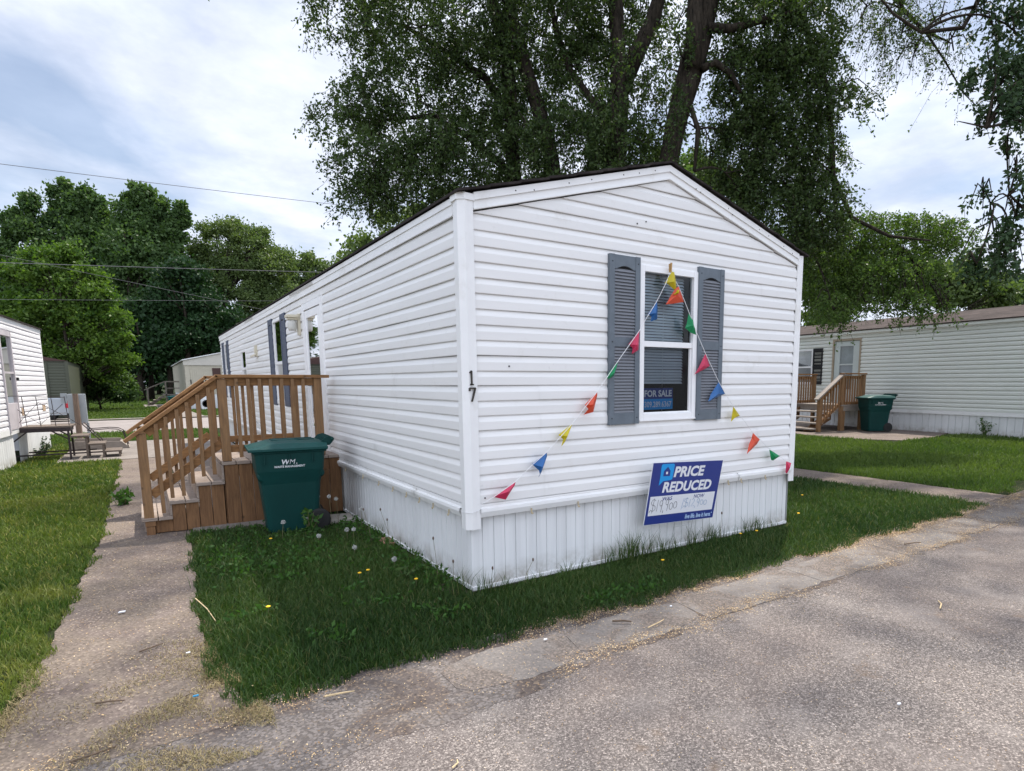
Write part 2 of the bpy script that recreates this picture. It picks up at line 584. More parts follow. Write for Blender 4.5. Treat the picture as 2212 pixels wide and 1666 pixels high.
class MB:
    def __init__(s, T=None):
        s.v, s.f, s.T = [], [], T

    def pt(s, p):
        s.v.append(tuple(s.T(*p)) if s.T else tuple(p))
        return len(s.v) - 1

    def face(s, *ps):
        s.f.append([s.pt(p) for p in ps])
        return s

    def box(s, a0, a1, b0, b1, c0, c1):
        i = [s.pt((a, b, c)) for a in (a0, a1) for b in (b0, b1) for c in (c0, c1)]
        for q in ((0, 1, 3, 2), (4, 6, 7, 5), (0, 4, 5, 1), (2, 3, 7, 6), (0, 2, 6, 4), (1, 5, 7, 3)):
            s.f.append([i[k] for k in q])
        return s

    def prism(s, poly, d):
        """poly: list of 3d points, extruded by vector d"""
        n = len(poly)
        a = [s.pt(p) for p in poly]
        b = [s.pt((p[0] + d[0], p[1] + d[1], p[2] + d[2])) for p in poly]
        s.f.append(a[::-1])
        s.f.append(b)
        for i in range(n):
            j = (i + 1) % n
            s.f.append([a[i], a[j], b[j], b[i]])
        return s

    def bar(s, p, q, w, h, upv=(0, 0, 1)):
        p, q = Vector(p), Vector(q)
        d = (q - p).normalized()
        side = d.cross(Vector(upv))
        if side.length < 1e-4:
            side = d.cross(Vector((0, 1, 0)))
        side.normalize()
        u = side.cross(d).normalized()
        idx = []
        for e in (p, q):
            for a, b in ((-1, -1), (1, -1), (1, 1), (-1, 1)):
                idx.append(s.pt(e + side * a * w / 2 + u * b * h / 2))
        for f in ((0, 1, 2, 3), (7, 6, 5, 4), (0, 4, 5, 1), (1, 5, 6, 2), (2, 6, 7, 3), (3, 7, 4, 0)):
            s.f.append([idx[k] for k in f])
        return s

    def tube(s, pts, r, n=8, cap=True):
        pts = [Vector(p) for p in pts]
        rs = r if isinstance(r, (list, tuple)) else [r] * len(pts)
        rings = []
        prev = None
        for i, p in enumerate(pts):
            d = (pts[min(i + 1, len(pts) - 1)] - pts[max(i - 1, 0)])
            d = d.normalized() if d.length > 1e-9 else Vector((0, 0, 1))
            if prev is None:
                a = d.cross(Vector((0, 0, 1)))
                if a.length < .05:
                    a = d.cross(Vector((1, 0, 0)))
            else:
                a = prev - d * prev.dot(d)
            a.normalize()
            prev = a
            b = d.cross(a)
            rings.append([s.pt(p + (a * math.cos(t) + b * math.sin(t)) * rs[i]) for t in [2 * math.pi * k / n for k in range(n)]])
        for i in range(len(rings) - 1):
            for k in range(n):
                j = (k + 1) % n
                s.f.append([rings[i][k], rings[i][j], rings[i + 1][j], rings[i + 1][k]])
        if cap:
            s.f.append(rings[0][::-1])
            s.f.append(rings[-1])
        return s

    def lathe(s, c, prof, n=12, axis=2):
        rings = []
        for r, h in prof:
            ring = []
            for k in range(n):
                t = 2 * math.pi * k / n
                o = [r * math.cos(t), r * math.sin(t)]
                p = list(c)
                ax = [i for i in range(3) if i != axis]
                p[ax[0]] += o[0]
                p[ax[1]] += o[1]
                p[axis] += h
                ring.append(s.pt(p))
            rings.append(ring)
        for i in range(len(rings) - 1):
            for k in range(n):
                j = (k + 1) % n
                s.f.append([rings[i][k], rings[i][j], rings[i + 1][j], rings[i + 1][k]])
        s.f.append(rings[0][::-1])
        s.f.append(rings[-1])
        return s

    def text(s, body, size, o, u, v, bold=0., shear=0., align='LEFT', spacing=1., sx=1., fit=None):
        cu = bpy.data.curves.new('t', 'FONT')
        cu.body = body
        cu.size = size
        cu.offset = bold
        cu.shear = shear
        cu.align_x = align
        cu.space_character = spacing
        cu.resolution_u = 3
        ob = bpy.data.objects.new('t', cu)
        COL.objects.link(ob)
        dg = bpy.context.evaluated_depsgraph_get()
        me = bpy.data.meshes.new_from_object(ob.evaluated_get(dg))
        o, u, v = Vector(o), Vector(u), Vector(v)
        base = len(s.v)
        x0 = y0 = 0.
        sy = 1.
        if fit:
            xs_ = [q.co.x for q in me.vertices]
            ys_ = [q.co.y for q in me.vertices]
            x0, y0 = min(xs_), min(ys_)
            sx, sy = fit[0] / (max(xs_) - x0), fit[1] / (max(ys_) - y0)
        for q in me.vertices:
            s.pt(o + u * (q.co.x - x0) * sx + v * (q.co.y - y0) * sy)
        for p in me.polygons:
            s.f.append([base + i for i in p.vertices])
        bpy.data.objects.remove(ob)
        bpy.data.curves.remove(cu)
        bpy.data.meshes.remove(me)
        return s

    def ribbon(s, pts, w, nrm):
        """flat stroke through 3d points on a surface with normal nrm"""
        nrm = Vector(nrm)
        pts = [Vector(p) for p in pts]
        L = []
        for i, p in enumerate(pts):
            d = (pts[min(i + 1, len(pts) - 1)] - pts[max(i - 1, 0)]).normalized()
            c = d.cross(nrm).normalized() * w / 2
            L.append((s.pt(p - c), s.pt(p + c)))
        for a, b in zip(L, L[1:]):
            s.f.append([a[0], a[1], b[1], b[0]])
        return s

    def build(s, name, mat, parent=None, smooth=False, bevel=0., **k):
        me = bpy.data.meshes.new(name)
        off = wloc(parent) if parent is not None else Vector((0, 0, 0))
        me.from_pydata([(x[0] - off.x, x[1] - off.y, x[2] - off.z) for x in s.v], [], s.f)
        me.materials.append(M[mat] if isinstance(mat, str) else mat)
        me.update()
        if smooth:
            me.polygons.foreach_set('use_smooth', [True] * len(me.polygons))
        o = bpy.data.objects.new(name, me)
        COL.objects.link(o)
        o.parent = parent
        if bevel:
            b = o.modifiers.new('b', 'BEVEL')
            b.width = bevel
            b.segments = 2
            b.limit_method = 'ANGLE'
        return tag(o, **k)


def np_mesh(name, V, F, mat, parent=None, attrs=None, **k):
    me = bpy.data.meshes.new(name)
    off = wloc(parent) if parent is not None else Vector((0, 0, 0))
    V = (V - np.array(off)).astype(np.float32)
    m, c = F.shape
    me.vertices.add(len(V))
    me.vertices.foreach_set('co', V.ravel())
    me.loops.add(m * c)
    me.loops.foreach_set('vertex_index', F.ravel().astype(np.int32))
    me.polygons.add(m)
    me.polygons.foreach_set('loop_start', np.arange(0, m * c, c, dtype=np.int32))
    me.polygons.foreach_set('loop_total', np.full(m, c, dtype=np.int32))
    for an, av in (attrs or {}).items():
        a = me.attributes.new(an, 'FLOAT', 'POINT')
        a.data.foreach_set('value', av.astype(np.float32))
    me.materials.append(M[mat] if isinstance(mat, str) else mat)
    me.update(calc_edges=True)
    me.validate()
    o = bpy.data.objects.new(name, me)
    COL.objects.link(o)
    o.parent = parent
    return tag(o, **k)


def copy_tree(o, parent=None):
    c = o.copy()
    COL.objects.link(c)
    c.parent = parent
    for ch in list(o.children):
        copy_tree(ch, c)
    return c


def frame(o, u, n):
    """wall frame: (along, out, height) -> world"""
    o, u, n = Vector(o), Vector(u).normalized(), Vector(n).normalized()
    return lambda a, b, z: o + u * a + n * b + Vector((0, 0, z))


# ------------------------------------------------------------------ terrain
def sstep(t):
    t = min(1., max(0., t))
    return t * t * (3 - 2 * t)


def hgt(x, y=0):
    return .17 * sstep((x - 6.) / 7.)


def hgt_np(x):
    t = np.clip((x - 6.) / 7., 0, 1)
    return .17 * t * t * (3 - 2 * t)


def sheet(name, left, right, ys, dz, mat, wob=.0, nx=None, kind='structure'):
    """surface between two edges left(y), right(y), sampled at ys"""
    mb = MB()
    rows = []
    for y in ys:
        a, b = left(y), right(y)
        if wob:
            a += random.uniform(-wob, wob)
            b += random.uniform(-wob, wob)
        xs = sorted(set([a, b] + [x for x in (6, 7, 8, 9, 10, 11, 12, 13) if a < x < b] + (list(np.linspace(a, b, nx)) if nx else [])))
        # keep a constant number of columns
        full = [a] + [min(max(x, a), b) for x in (6, 7, 8, 9, 10, 11, 12, 13)] + [b]
        rows.append([mb.pt((x, y, hgt(x) + dz)) for x in full])
    for r, q in zip(rows, rows[1:]):
        for i in range(len(r) - 1):
            mb.f.append([r[i], r[i + 1], q[i + 1], q[i]])
    return mb.build(name, mat, kind=kind)


def arange(a, b, s):
    return list(np.arange(a, b, s)) + [b]


sheet('ground', lambda y: -400, lambda y: 400, [-100, -20, 0, 30, 100, 600], 0, 'soil')
sheet('road', lambda y: -60, lambda y: 60, [-14, -8, -1.40], .006, 'road')
mb = MB()
prev = None
ex = -9.
while ex < 20:
    lo = -1.47 + .05 * math.sin(ex * 1.3) + .035 * math.sin(ex * 4.7 + 1) + random.uniform(-.022, .022) - (.10 + .06 * math.sin(ex * 2.2)) * sstep((1.2 - ex) / 2.5)
    row = [mb.pt((ex, y, hgt(ex) + dz)) for y, dz in ((lo, .0075), (lo + .05, .010), (-.80, .010))]
    if prev:
        mb.f.append([prev[0], row[0], row[1], prev[1]])
        mb.f.append([prev[1], row[1], row[2], prev[2]])
    prev = row
    ex += .045
mb.build('road_edge', 'dirt', kind='structure')
# gutter of slabs with open joints
gx = -.72
mbg = MB()
jl = 0.
while gx < 17:
    w = random.uniform(.85, 1.35)
    sk = random.uniform(-.10, .02)
    y0, y1 = -1.43 + random.uniform(-.015, .015), -.99 + random.uniform(-.015, .015)
    n = 14
    first = gx < .4
    worn = .10 if first else .02
    lo = [(gx + jl + (w + sk - jl) * i / n, y0 + random.gauss(0, .008) + worn * (abs(2 * i / n - 1) ** 3)) for i in range(n + 1)]
    hi = [(gx + w * i / n, y1 + random.gauss(0, .008) - worn * (abs(2 * i / n - 1) ** 3)) for i in range(n + 1)]
    ring = lo + hi[::-1]
    idx = [mbg.pt((x, y, hgt(x) + .0125)) for x, y in ring]
    mbg.f.append(idx)
    idb = [mbg.pt((x, y, hgt(x) - .01)) for x, y in ring]
    for i in range(len(idx)):
        j = (i + 1) % len(idx)
        mbg.f.append([idx[i], idb[i], idb[j], idx[j]])
    gap = random.uniform(.006, .014)
    jl = sk
    gx += w + gap
mbg.build('gutter', 'gutter', kind='structure')


def pw(xs, ys):
    return lambda t: float(np.interp(t, xs, ys))


sheet('walkway', pw([-1.0, -.4, -.18, 1.1, 3.9, 12.5], [-2.95, -2.64, -2.6, -2.54, -2.43, -2.43]),
      pw([-1.0, -.13, 1.17, 3.6, 12.5], [-1.62, -1.78, -1.74, -1.64, -1.60]), arange(-1.0, 12.5, .12), .0115, 'walk', .012)
sheet('patio', lambda y: -1.595, lambda y: -.02, [5.3, 12.0], .012, 'walk')
sheet('concrete_pad', pw([12.0, 12.2, 16.6, 17.0], [-3.5, -3.6, -3.4, -3.2]), lambda y: -.02, arange(12.0, 17.0, .3), .020, 'pad', .03)
sheet('far_street', lambda y: -80, lambda y: 80, [21.4, 29.8], .012, 'street')
sheet('far_kerb', lambda y: -80, lambda y: 80, [29.8, 30.5], .06, 'pad')
sheet('far_driveway', lambda y: -12, lambda y: -4.6, [30.5, 42], .03, 'street')
sheet('far_path', lambda y: -.5 - (y - 30) * .045, lambda y: .55 - (y - 30) * .035, arange(30.5, 52, 1.5), .035, 'pad')
sheet('far_pad', lambda y: -1.9, lambda y: 2.4, [47.0, 52.5], .045, 'pad')
sheet('side_path', lambda y: 6.9, lambda y: 7.72, arange(-.82, 26, .25), .016, 'walk', .02)
mb = MB()
rp = [(12.95, 6.6), (12.5, 5.6), (12.35, 4.9), (12.6, 3.9), (12.95, 3.3), (13.9, 3.15), (15.0, 3.35), (16.1, 3.6), (16.5, 9.5), (13.0, 9.5)]
mb.prism([(x, y, hgt(x) - .05) for x, y in rp], (0, 0, .075))
mb.build('neighbour_pad', 'walk', kind='structure')
mb = MB()
mb.box(-1.62, -.35, 3.42, 5.2, -.05, .035)
mb.build('step_pad', 'pad', kind='structure')


# ------------------------------------------------------------------ siding
def siding(mb, z0, z1, xl, xr, holes=(), h=.1115, step=.5, wob=.0016, seams=None, z_phase=None, depth=.019):
    """laps in the wall frame (along, out, z)"""
    prof = [(0.0, depth * .92), (.05, depth), (.56, depth * 1.04), (.62, depth * .93), (.96, .003), (1.0, .002)]
    zp = z0 if z_phase is None else z_phase
    k0 = math.floor((z0 - zp) / h + 1e-6)
    k = k0
    rs = random.Random(5)
    while zp + k * h < z1 - 1e-6:
        base = zp + k * h
        segs = []
        prev = None
        for t, b in [(-.001, .002)] + prof:
            z = base + t * h
            if prev is not None:
                segs.append((prev, (z, b)))
            prev = (z, b)
        cuts = sorted(set([e for hz in holes for e in (hz[2], hz[3])]))
        ph = rs.uniform(0, 6)
        for (za, ba), (zb, bb) in segs:
            za2, zb2 = max(za, z0), min(zb, z1)
            if zb2 <= za2 and not (za == zb):
                continue
            zz = [za2] + [c for c in cuts if za2 < c < zb2] + [zb2]
            for a, c in zip(zz, zz[1:]):
                def bo(z):
                    return ba if zb == za else ba + (bb - ba) * (z - za) / (zb - za)
                mid = (a + c) / 2
                ints = [(xl(mid), xr(mid), None)]
                for hz in holes:
                    if hz[2] <= mid <= hz[3]:
                        new = []
                        for s0, e0, _ in ints:
                            if hz[0] > s0:
                                new.append((s0, min(hz[0], e0), None))
                            if hz[1] < e0:
                                new.append((max(hz[1], s0), e0, None))
                        ints = new
                for s0, e0, _ in ints:
                    if e0 - s0 < .003:
                        continue
                    sl0, sr0 = (xl(a) if abs(s0 - xl(mid)) < 1e-9 else s0), (xr(a) if abs(e0 - xr(mid)) < 1e-9 else e0)
                    sl1, sr1 = (xl(c) if abs(s0 - xl(mid)) < 1e-9 else s0), (xr(c) if abs(e0 - xr(mid)) < 1e-9 else e0)
                    parts = [(0., 1., 0.)]
                    sm = (seams or {}).get(k)
                    if sm and s0 < sm < e0:
                        f = (sm - s0) / (e0 - s0)
                        parts = [(0., f + .012 / (e0 - s0), 0.), (f, 1., .0028)]
                    for f0, f1, extra in parts:
                        L = (e0 - s0) * (f1 - f0)
                        n = max(1, int(L / step))
                        ra = rb = None
                        for i in range(n + 1):
                            f = f0 + (f1 - f0) * i / n
                            xa, xb = sl0 + (sr0 - sl0) * f, sl1 + (sr1 - sl1) * f
                            w = wob * (math.sin(xa * 1.7 + ph) + .6 * math.sin(xa * 4.3 + 2 * ph))
                            wz = 1.2 * wob * math.sin(xa * 1.1 + ph * 2)
                            pa = mb.pt((xa, bo(a) + w + extra, a + wz))
                            pb = mb.pt((xb, bo(c) + w + extra, c + wz))
                            if ra is not None:
                                mb.f.append([ra, pa, pb, rb])
                            ra, rb = pa, pb
        k += 1


def ribbed(mb, a0, a1, z0, z1, pitch=.0985, groove=.010, deep=.008, wob=.002):
    x = a0
    i = 0
    pts = [(a0, 0)]
    while x + pitch < a1:
        x += pitch
        pts += [(x - groove, 0), (x - groove * .7, -deep), (x - groove * .2, -deep), (x, .001)]
    pts.append((a1, 0))
    ra = rb = None
    for a, b in pts:
        w = wob * math.sin(a * 2.3) + wob * .6 * math.sin(a * 7.1)
        pa, pb = mb.pt((a, b + w, z0)), mb.pt((a, b + w * .4, z1))
        if ra is not None:
            mb.f.append([ra, pa, pb, rb])
        ra, rb = pa, pb


def shutter(parent, T, a0, a1, z0, z1, mat, lmat, mid=None, arch=True, label=None):
    t = .034
    s = .055
    mb = MB(T)
    zm = mid if mid is not None else (z0 + z1) / 2
    top = .10
    mb.box(a0, a0 + s, .014, t + .016, z0, z1)
    mb.box(a1 - s, a1, .014, t + .016, z0, z1)
    mb.box(a0 + s, a1 - s, .015, t + .013, z0, z0 + .10)
    mb.box(a0 + s, a1 - s, .015, t + .013, zm - .04, zm + .04)
    # arched head
    n = 10
    pl = [(a0 + s, .014, z1 - .002), (a1 - s, .014, z1 - .002)]
    for i in range(n + 1):
        f = i / n
        a = a1 - s - (a1 - a0 - 2 * s) * f
        c = .012 + .028 * max(0, math.sin(math.pi * min(1, max(0, (f - .08) / .84)))) if arch else 0.
        pl.append((a, .014, z1 - top - .03 + c))
    q0 = [(p[0], t + .013, p[2]) for p in pl]
    ia = [mb.pt(p) for p in q0]
    mb.f.append(ia)
    ib = [mb.pt(p) for p in pl]
    for i in range(len(ia)):
        j = (i + 1) % len(ia)
        mb.f.append([ia[i], ib[i], ib[j], ia[j]])
    o = mb.build('shutter', mat, parent, bevel=.003, label=label)
    bk = MB(T)
    bk.box(a0 + s * .8, a1 - s * .8, .022, .026, z0 + .05, z1 - .05)
    bk.build('backing', 'black', o)
    lv = MB(T)
    for (lo, hi) in ((z0 + .10, zm - .04), (zm + .04, z1 - top - .012)):
        n = int((hi - lo) / .0262)
        st = (hi - lo) / n
        for i in range(n):
            z = lo + st * i
            lv.face((a0 + s, .046, z + .002), (a1 - s, .046, z + .002), (a1 - s, .031, z + st * .98), (a0 + s, .031, z + st * .98))
            lv.face((a0 + s, .046, z + .002), (a1 - s, .046, z + .002), (a1 - s, .033, z), (a0 + s, .033, z))
    lv.build('louvers', lmat, o)
    for a in (a0 + .028, a1 - .028):
        for z in (z0 + .055, z1 - .06, zm):
            MB(T).lathe((a, t + .0165, z), [(.006, 0), (.005, .002)], 8, 1).build('screw_head', 'black', o)
    return o


def window(parent, T, a0, a1, z0, z1, mid, fw_=.05, blinds='blind', mat='frame', depth=.10, blind_low=None, trim=True):
    mb = MB(T)
    w = fw_
    mb.box(a0, a0 + w, -.02, .034, z0, z1)
    mb.box(a1 - w, a1, -.02, .034, z0, z1)
    mb.box(a0 + w, a1 - w, -.02, .033, z1 - w, z1)
    mb.box(a0 + w, a1 - w, -.02, .033, z0, z0 + w * .9)
    if trim:
        mb.box(a0 - .012, a0, -.01, .024, z0 - .012, z1 + .012)
        mb.box(a1, a1 + .012, -.01, .024, z0 - .012, z1 + .012)
        mb.box(a0, a1, -.01, .023, z1, z1 + .012)
        mb.box(a0, a1, -.01, .040, z0 - .016, z0)
    mb.box(a0 + w, a1 - w, -.01, .022, mid - .028, mid + .022)
    mb.box(a0 + w, a0 + w + .014, -.012, .012, z0 + w * .9, mid - .03)
    mb.box(a1 - w - .014, a1 - w, -.012, .012, z0 + w * .9, mid - .03)
    mb.box(a0 + w + .014, a1 - w - .014, -.012, .012, z0 + w * .9, z0 + w * .9 + .016)
    o = mb.build('window', mat, parent, bevel=.003)
    mb = MB(T)
    mb.box(a0 + w * .8, a1 - w * .8, -depth - .30, -depth - .29, z0, z1)
    mb.box(a0 - .05, a0 + w * .6, -depth - .29, -.022, z0, z1)
    mb.box(a1 - w * .6, a1 + .05, -depth - .29, -.022, z0, z1)
    mb.box(a0, a1, -depth - .29, -.022, z1 - .01, z1 + .02)
    mb.box(a0, a1, -depth - .29, -.022, z0 - .02, z0 + .02)
    mb.build('reveal', 'interior', o)
    g = MB(T)
    g.face((a0 + w, .0, mid), (a1 - w, .0, mid), (a1 - w, .0, z1 - w), (a0 + w, .0, z1 - w))
    g.build('pane', 'glass', o)
    g = MB(T)
    g.face((a0 + w, -.008, z0 + w), (a1 - w, -.008, z0 + w), (a1 - w, -.008, mid), (a0 + w, -.008, mid))
    g.build('pane', 'screen_glass', o)
    if blinds:
        bl = MB(T)
        z = z1 - w - .005
        zb = blind_low if blind_low is not None else z0 + w
        i = 0
        while z > zb:
            a2 = a1 - w - .035
            wv = .002 * math.sin(i * 1.7)
            bl.face((a0 + w, -.060, z - .021), (a2, -.060, z - .021 + wv), (a2, -.080, z + .002 + wv), (a0 + w, -.080, z + .002))
            z -= .0262
            i += 1
        bl.build('blinds', blinds, o)
    return o


# ------------------------------------------------------------------ main home
Wd, Ln, ZE, ZR = 3.95, 16.0, 2.93, 3.488
home = empty('mobile_home', (0, 0, 0), 'white vinyl-sided mobile home with grey front shutters and number 17 on its corner', 'mobile home')
TF = frame((0, 0, 0), (1, 0, 0), (0, -1, 0))
TS = frame((0, 0, 0), (0, 1, 0), (-1, 0, 0))
TB = frame((Wd, 0, 0), (0, 1, 0), (1, 0, 0))
ZC = .592  # phase of the laps
slope = (ZR - ZE) / (Wd / 2)


def gx0(z):
    return .07 if z < 2.80 else max(.07, (z - 2.80) / slope * .985)


def gx1(z):
    return Wd - gx0(z)


mb = MB(TF)
seams = {1: .66, 2: .66, 5: .63, 6: .63, 0: 3.5, 3: 3.32, 4: 3.32, 17: 3.3, 8: .62}
siding(mb, .675, 3.40, gx0, gx1, holes=[(1.70, 2.32, 1.31, 2.585)], z_phase=.703 - .1115, seams=seams)
front = mb.build('front_siding', 'vinyl', home)
mb = MB(TS)
siding(mb, .675, 2.84, lambda z: .09, lambda z: Ln - .02, holes=[(4.13, 5.16, .3, 2.66), (6.92, 7.56, 1.34, 2.64), (14.55, 15.05, 1.34, 2.64), (11.15, 11.85, 1.55, 2.32)], z_phase=.703 - .1115, step=.8, seams={3: 2.2, 9: 1.5, 15: 2.9, 12: 8.9, 6: 10})
mb.build('side_siding', 'vinyl', home)
mb = MB(TB)
mb.box(.0, Ln, -.03, .0, .6, 2.84)
mb.build('back_siding', 'vinyl', home)
mb = MB()
mb.box(.05, Wd - .05, Ln - .05, Ln, .6, 2.9)
mb.prism([(.02, Ln - .03, 2.85), (Wd - .02, Ln - .03, 2.85), (Wd / 2, Ln - .03, ZR - .05)], (0, .03, 0))
mb.build('rear_gable', 'vinyl', home)
# gable backing so that no light leaks
mb = MB()
mb.box(.10, 1.66, .10, .11, .55, 2.85)
mb.box(2.36, Wd - .1, .10, .11, .55, 2.85)
mb.box(1.66, 2.36, .10, .11, .55, 1.28)
mb.prism([(.1, .10, 2.66), (Wd - .1, .10, 2.66), (Wd - .1, .10, 2.86), (Wd / 2, .10, 3.38), (.1, .10, 2.86)], (0, .01, 0))
mb.build('sheathing', 'interior', home)
# skirting
mb = MB(TF)
ribbed(mb, .02, Wd - .03, .0, .66)
o = MB(frame((0, .03, 0), (1, 0, 0), (0, -1, 0)))
ribbed(o, .02, Wd - .03, .035, .66)
o.build('skirting', 'skirt', home)
o = MB(frame((.03, 0, 0), (0, 1, 0), (-1, 0, 0)))
ribbed(o, .03, Ln, .035, .66, pitch=.0985)
o.build('skirting', 'skirt', home)
o = MB(TB)
ribbed(o, .03, Ln, .0, .66)
o.build('skirting', 'skirt', home)
mb = MB()
mb.box(.018, Wd - .02, .012, .05, .018, .045)
mb.box(.012, .05, .05, Ln, .018, .045)
mb.build('bottom_track', 'frame', home)
mb = MB()
mb.box(.03, Wd - .03, .034, .07, -.03, .018)
mb.box(.034, .07, .07, Ln, -.03, .018)
mb.build('ground_board', 'oldwood', home)


# ledge trim between siding and skirting, with its little hooks
def ledge(mb, a, b, gap=None):
    for s, e, lift in ([(a, gap, 0.), (gap + .006, b, .004)] if gap else [(a, b, 0)]):
        for (z0_, b0), (z1_, b1) in zip([(.600, .004), (.598, .026), (.640, .040), (.664, .038), (.668, .016)], [(.598, .026), (.640, .040), (.664, .038), (.668, .016), (.684, .014)]):
            mb.face((s, b0 + lift, z0_), (e, b0 + lift, z0_), (e, b1 + lift, z1_), (s, b1 + lift, z1_))
        mb.box(s - .001, s, .0, .030 + lift, .602, .66)


mb = MB(TF)
ledge(mb, .075, Wd - .05, 3.02)
mb.box(.07, Wd - .05, .004, .019, .684, .697)
mb.build('ledge_trim', 'trim', home)
mb = MB(TS)
ledge(mb, .10, Ln, 1.05)
mb.box(.09, Ln, .004, .019, .684, .697)
mb.build('ledge_trim', 'trim', home)
ck = None
for T, spots in ((TF, (.52, .98, 2.86, 3.06, 3.45)), (TS, (.30, .62, .93, 1.25, 1.62, 2.05, 2.6, 3.3))):
    for a in spots:
        k = MB(T)
        k.box(a - .005, a + .005, .036, .044, .582, .622)
        k.lathe((a + .004, .046, .580), [(.009, -.004), (.009, .004)], 8, 1)
        k.build('clip', 'rivet', home)

# corner posts
def corner_post(x, sgn):
    c = MB()
    z0, z1 = .513, ZE + .005 if sgn > 0 else ZE + .01
    # plan outline: chamfered L (x,y) offsets
    pl = [(.078, -.020), (.074, -.032), (.030, -.034), (.028, -.038), (.004, -.040), (-.038, -.004), (-.036, .030), (-.032, .034), (-.030, .082), (-.018, .086),
          (-.018, .012), (.012, -.020)]
    poly = [(x + sgn * a, b, z0) for a, b in pl]
    c.prism(poly, (0, 0, z1 - z0))
    return c.build('corner_post', 'trim', home)


corner_post(0, 1)
corner_post(Wd, -1)
mb = MB()
mb.prism([(-.045, .095, ZE - .035), (-.045, -.008, ZE - .035), (.004, -.047, ZE - .035), (.085, -.040, ZE - .035), (.085, .02, ZE - .035)], (0, 0, .045))
mb.prism([(-.045, .095, ZE + .010), (-.045, -.008, ZE + .010), (.004, -.047, ZE + .010), (.03, -.0, ZE + .035)], (.004, .004, .004))
mb.build('post_cap', 'trim', home)
# rake boards
for sg in (0, 1):
    mb = MB(TF)
    xa = .0
    m = lambda a: a if sg == 0 else Wd - a
    up_ = lambda a: ZE + slope * a
    for (o0, o1, b0, b1) in ((-.118, -.052, .020, .030), (-.052, .0, .020, .042)):
        ps = []
        for (a, z) in ((.078, up_(.078) + o0), (Wd / 2, up_(Wd / 2) + o0), (Wd / 2, up_(Wd / 2) + o1), (.078, up_(.078) + o1)):
            ps.append((m(a), .0, z))
        mb.prism(ps, (0, b1, 0))
    mb.bar((m(.078), .034, up_(.078) - .110), (m(Wd / 2), .034, up_(Wd / 2) - .110), .012, .012)
    mb.build('rake_trim', 'trim', home)
mb = MB(TF)
for a, dz in ((.42, -.03), (.58, -.045), (.9, -.03), (1.12, -.028), (1.45, -.026), (1.62, -.03), (1.80, -.028), (2.3, -.05), (2.36, -.052), (2.74, -.03), (2.8, -.06), (3.2, -.03), (3.35, -.03), (3.6, -.03), (3.75, -.04)):
    z = ZE + slope * (a if a < Wd / 2 else Wd - a) + dz
    MB(TF).lathe((a, .0425, z), [(.006, 0), (.004, .002)], 6, 1).build('nail_head', 'black', home)
for a, z in ((1.62, 2.955), (1.72, 2.985), (.35, 1.74), (2.1, .64), (.12, .745)):
    MB(TF).lathe((a, .021, z), [(.007, 0), (.005, .006)], 6, 1).build('nail_head', 'black', home)
mb = MB(TS)
mb.box(.088, Ln + .02, .014, .030, ZE - .125, ZE - .050)
mb.box(.088, Ln + .02, .014, .038, ZE - .050, ZE - .005)
mb.box(.088, Ln + .02, .020, .036, ZE - .128, ZE - .118)
mb.build('eave_trim', 'trim', home)
mb = MB()
for s0, s1, lift in ((4.4, 5.9, 0), (9.6, 10.7, 0)):
    MB().prism([(-.044, s0, ZE - .05), (-.044, s0 + .06, ZE - .01), (-.044, s1, ZE - .01), (-.044, s1, ZE - .035)], (.004, 0, 0)).build('bare_fascia', 'hvac', home)
# roof
mb = MB()
for sg in (0, 1):
    m = lambda a: a if sg == 0 else Wd - a
    a0_, a1_ = -.055, Wd / 2
    z0_, z1_ = ZE + slope * a0_ + .012, ZE + slope * a1_ + .012
    n = 8
    for i in range(n):
        f0, f1 = i / n, (i + 1) / n
        xa, xb = a0_ + (a1_ - a0_) * f0, a0_ + (a1_ - a0_) * f1
        za, zb = z0_ + (z1_ - z0_) * f0 + .008, z0_ + (z1_ - z0_) * f1
        lift = random.uniform(-.002, .003)
        mb.prism([(m(xa), -.068 - lift, za), (m(xb), -.068 + lift, zb + .001), (m(xb), -.068 + lift, zb + .016), (m(xa), -.068 - lift, za + .018)], (0, Ln + .12, 0))
mb.build('roof', 'shingle', home)
mb = MB()
mb.box(0.02, Wd - .02, .02, Ln - .06, 2.88, 2.90)
mb.build('ceiling_deck', 'interior', home)
# front window with grey shutters
window(home, TF, 1.655, 2.365, 1.282, 2.622, 1.955, .052, 'blind', blind_low=1.60)
shutter(home, TF, 1.304, 1.642, 1.251, 2.675, 'shutter', 'louver', 1.955, label='slate grey louvred shutter left of the front window')
shutter(home, TF, 2.364, 2.709, 1.251, 2.675, 'shutter', 'louver', 1.955, label='slate grey louvred shutter right of the front window')
# side windows with navy shutters (slim profiles)
TSn = lambda a, b, z: TS(a, .012 + b * .36, z)
TSw = lambda a, b, z: TS(a, b * .55 if b > 0 else b, z)
window(home, TSw, 6.88, 7.60, 1.29, 2.68, 1.96, .040, 'blind', blind_low=1.98)
shutter(home, TSn, 6.46, 6.87, 1.24, 2.72, 'navy', 'navy', 1.93, label='navy blue louvred shutter on the side wall')
shutter(home, TSn, 7.62, 8.02, 1.24, 2.72, 'navy', 'navy', 1.93, label='navy blue louvred shutter on the side wall')
window(home, TSw, 14.50, 15.10, 1.29, 2.68, 1.96, .040, 'blind', blind_low=1.5)
shutter(home, TSn, 14.06, 14.49, 1.24, 2.72, 'navy', 'navy', 1.93)
shutter(home, TSn, 15.11, 15.58, 1.24, 2.72, 'navy', 'navy', 1.93)
# small window strip
window(home, TSw, 11.10, 11.90, 1.50, 2.36, 1.95, .05, 'blind_white')
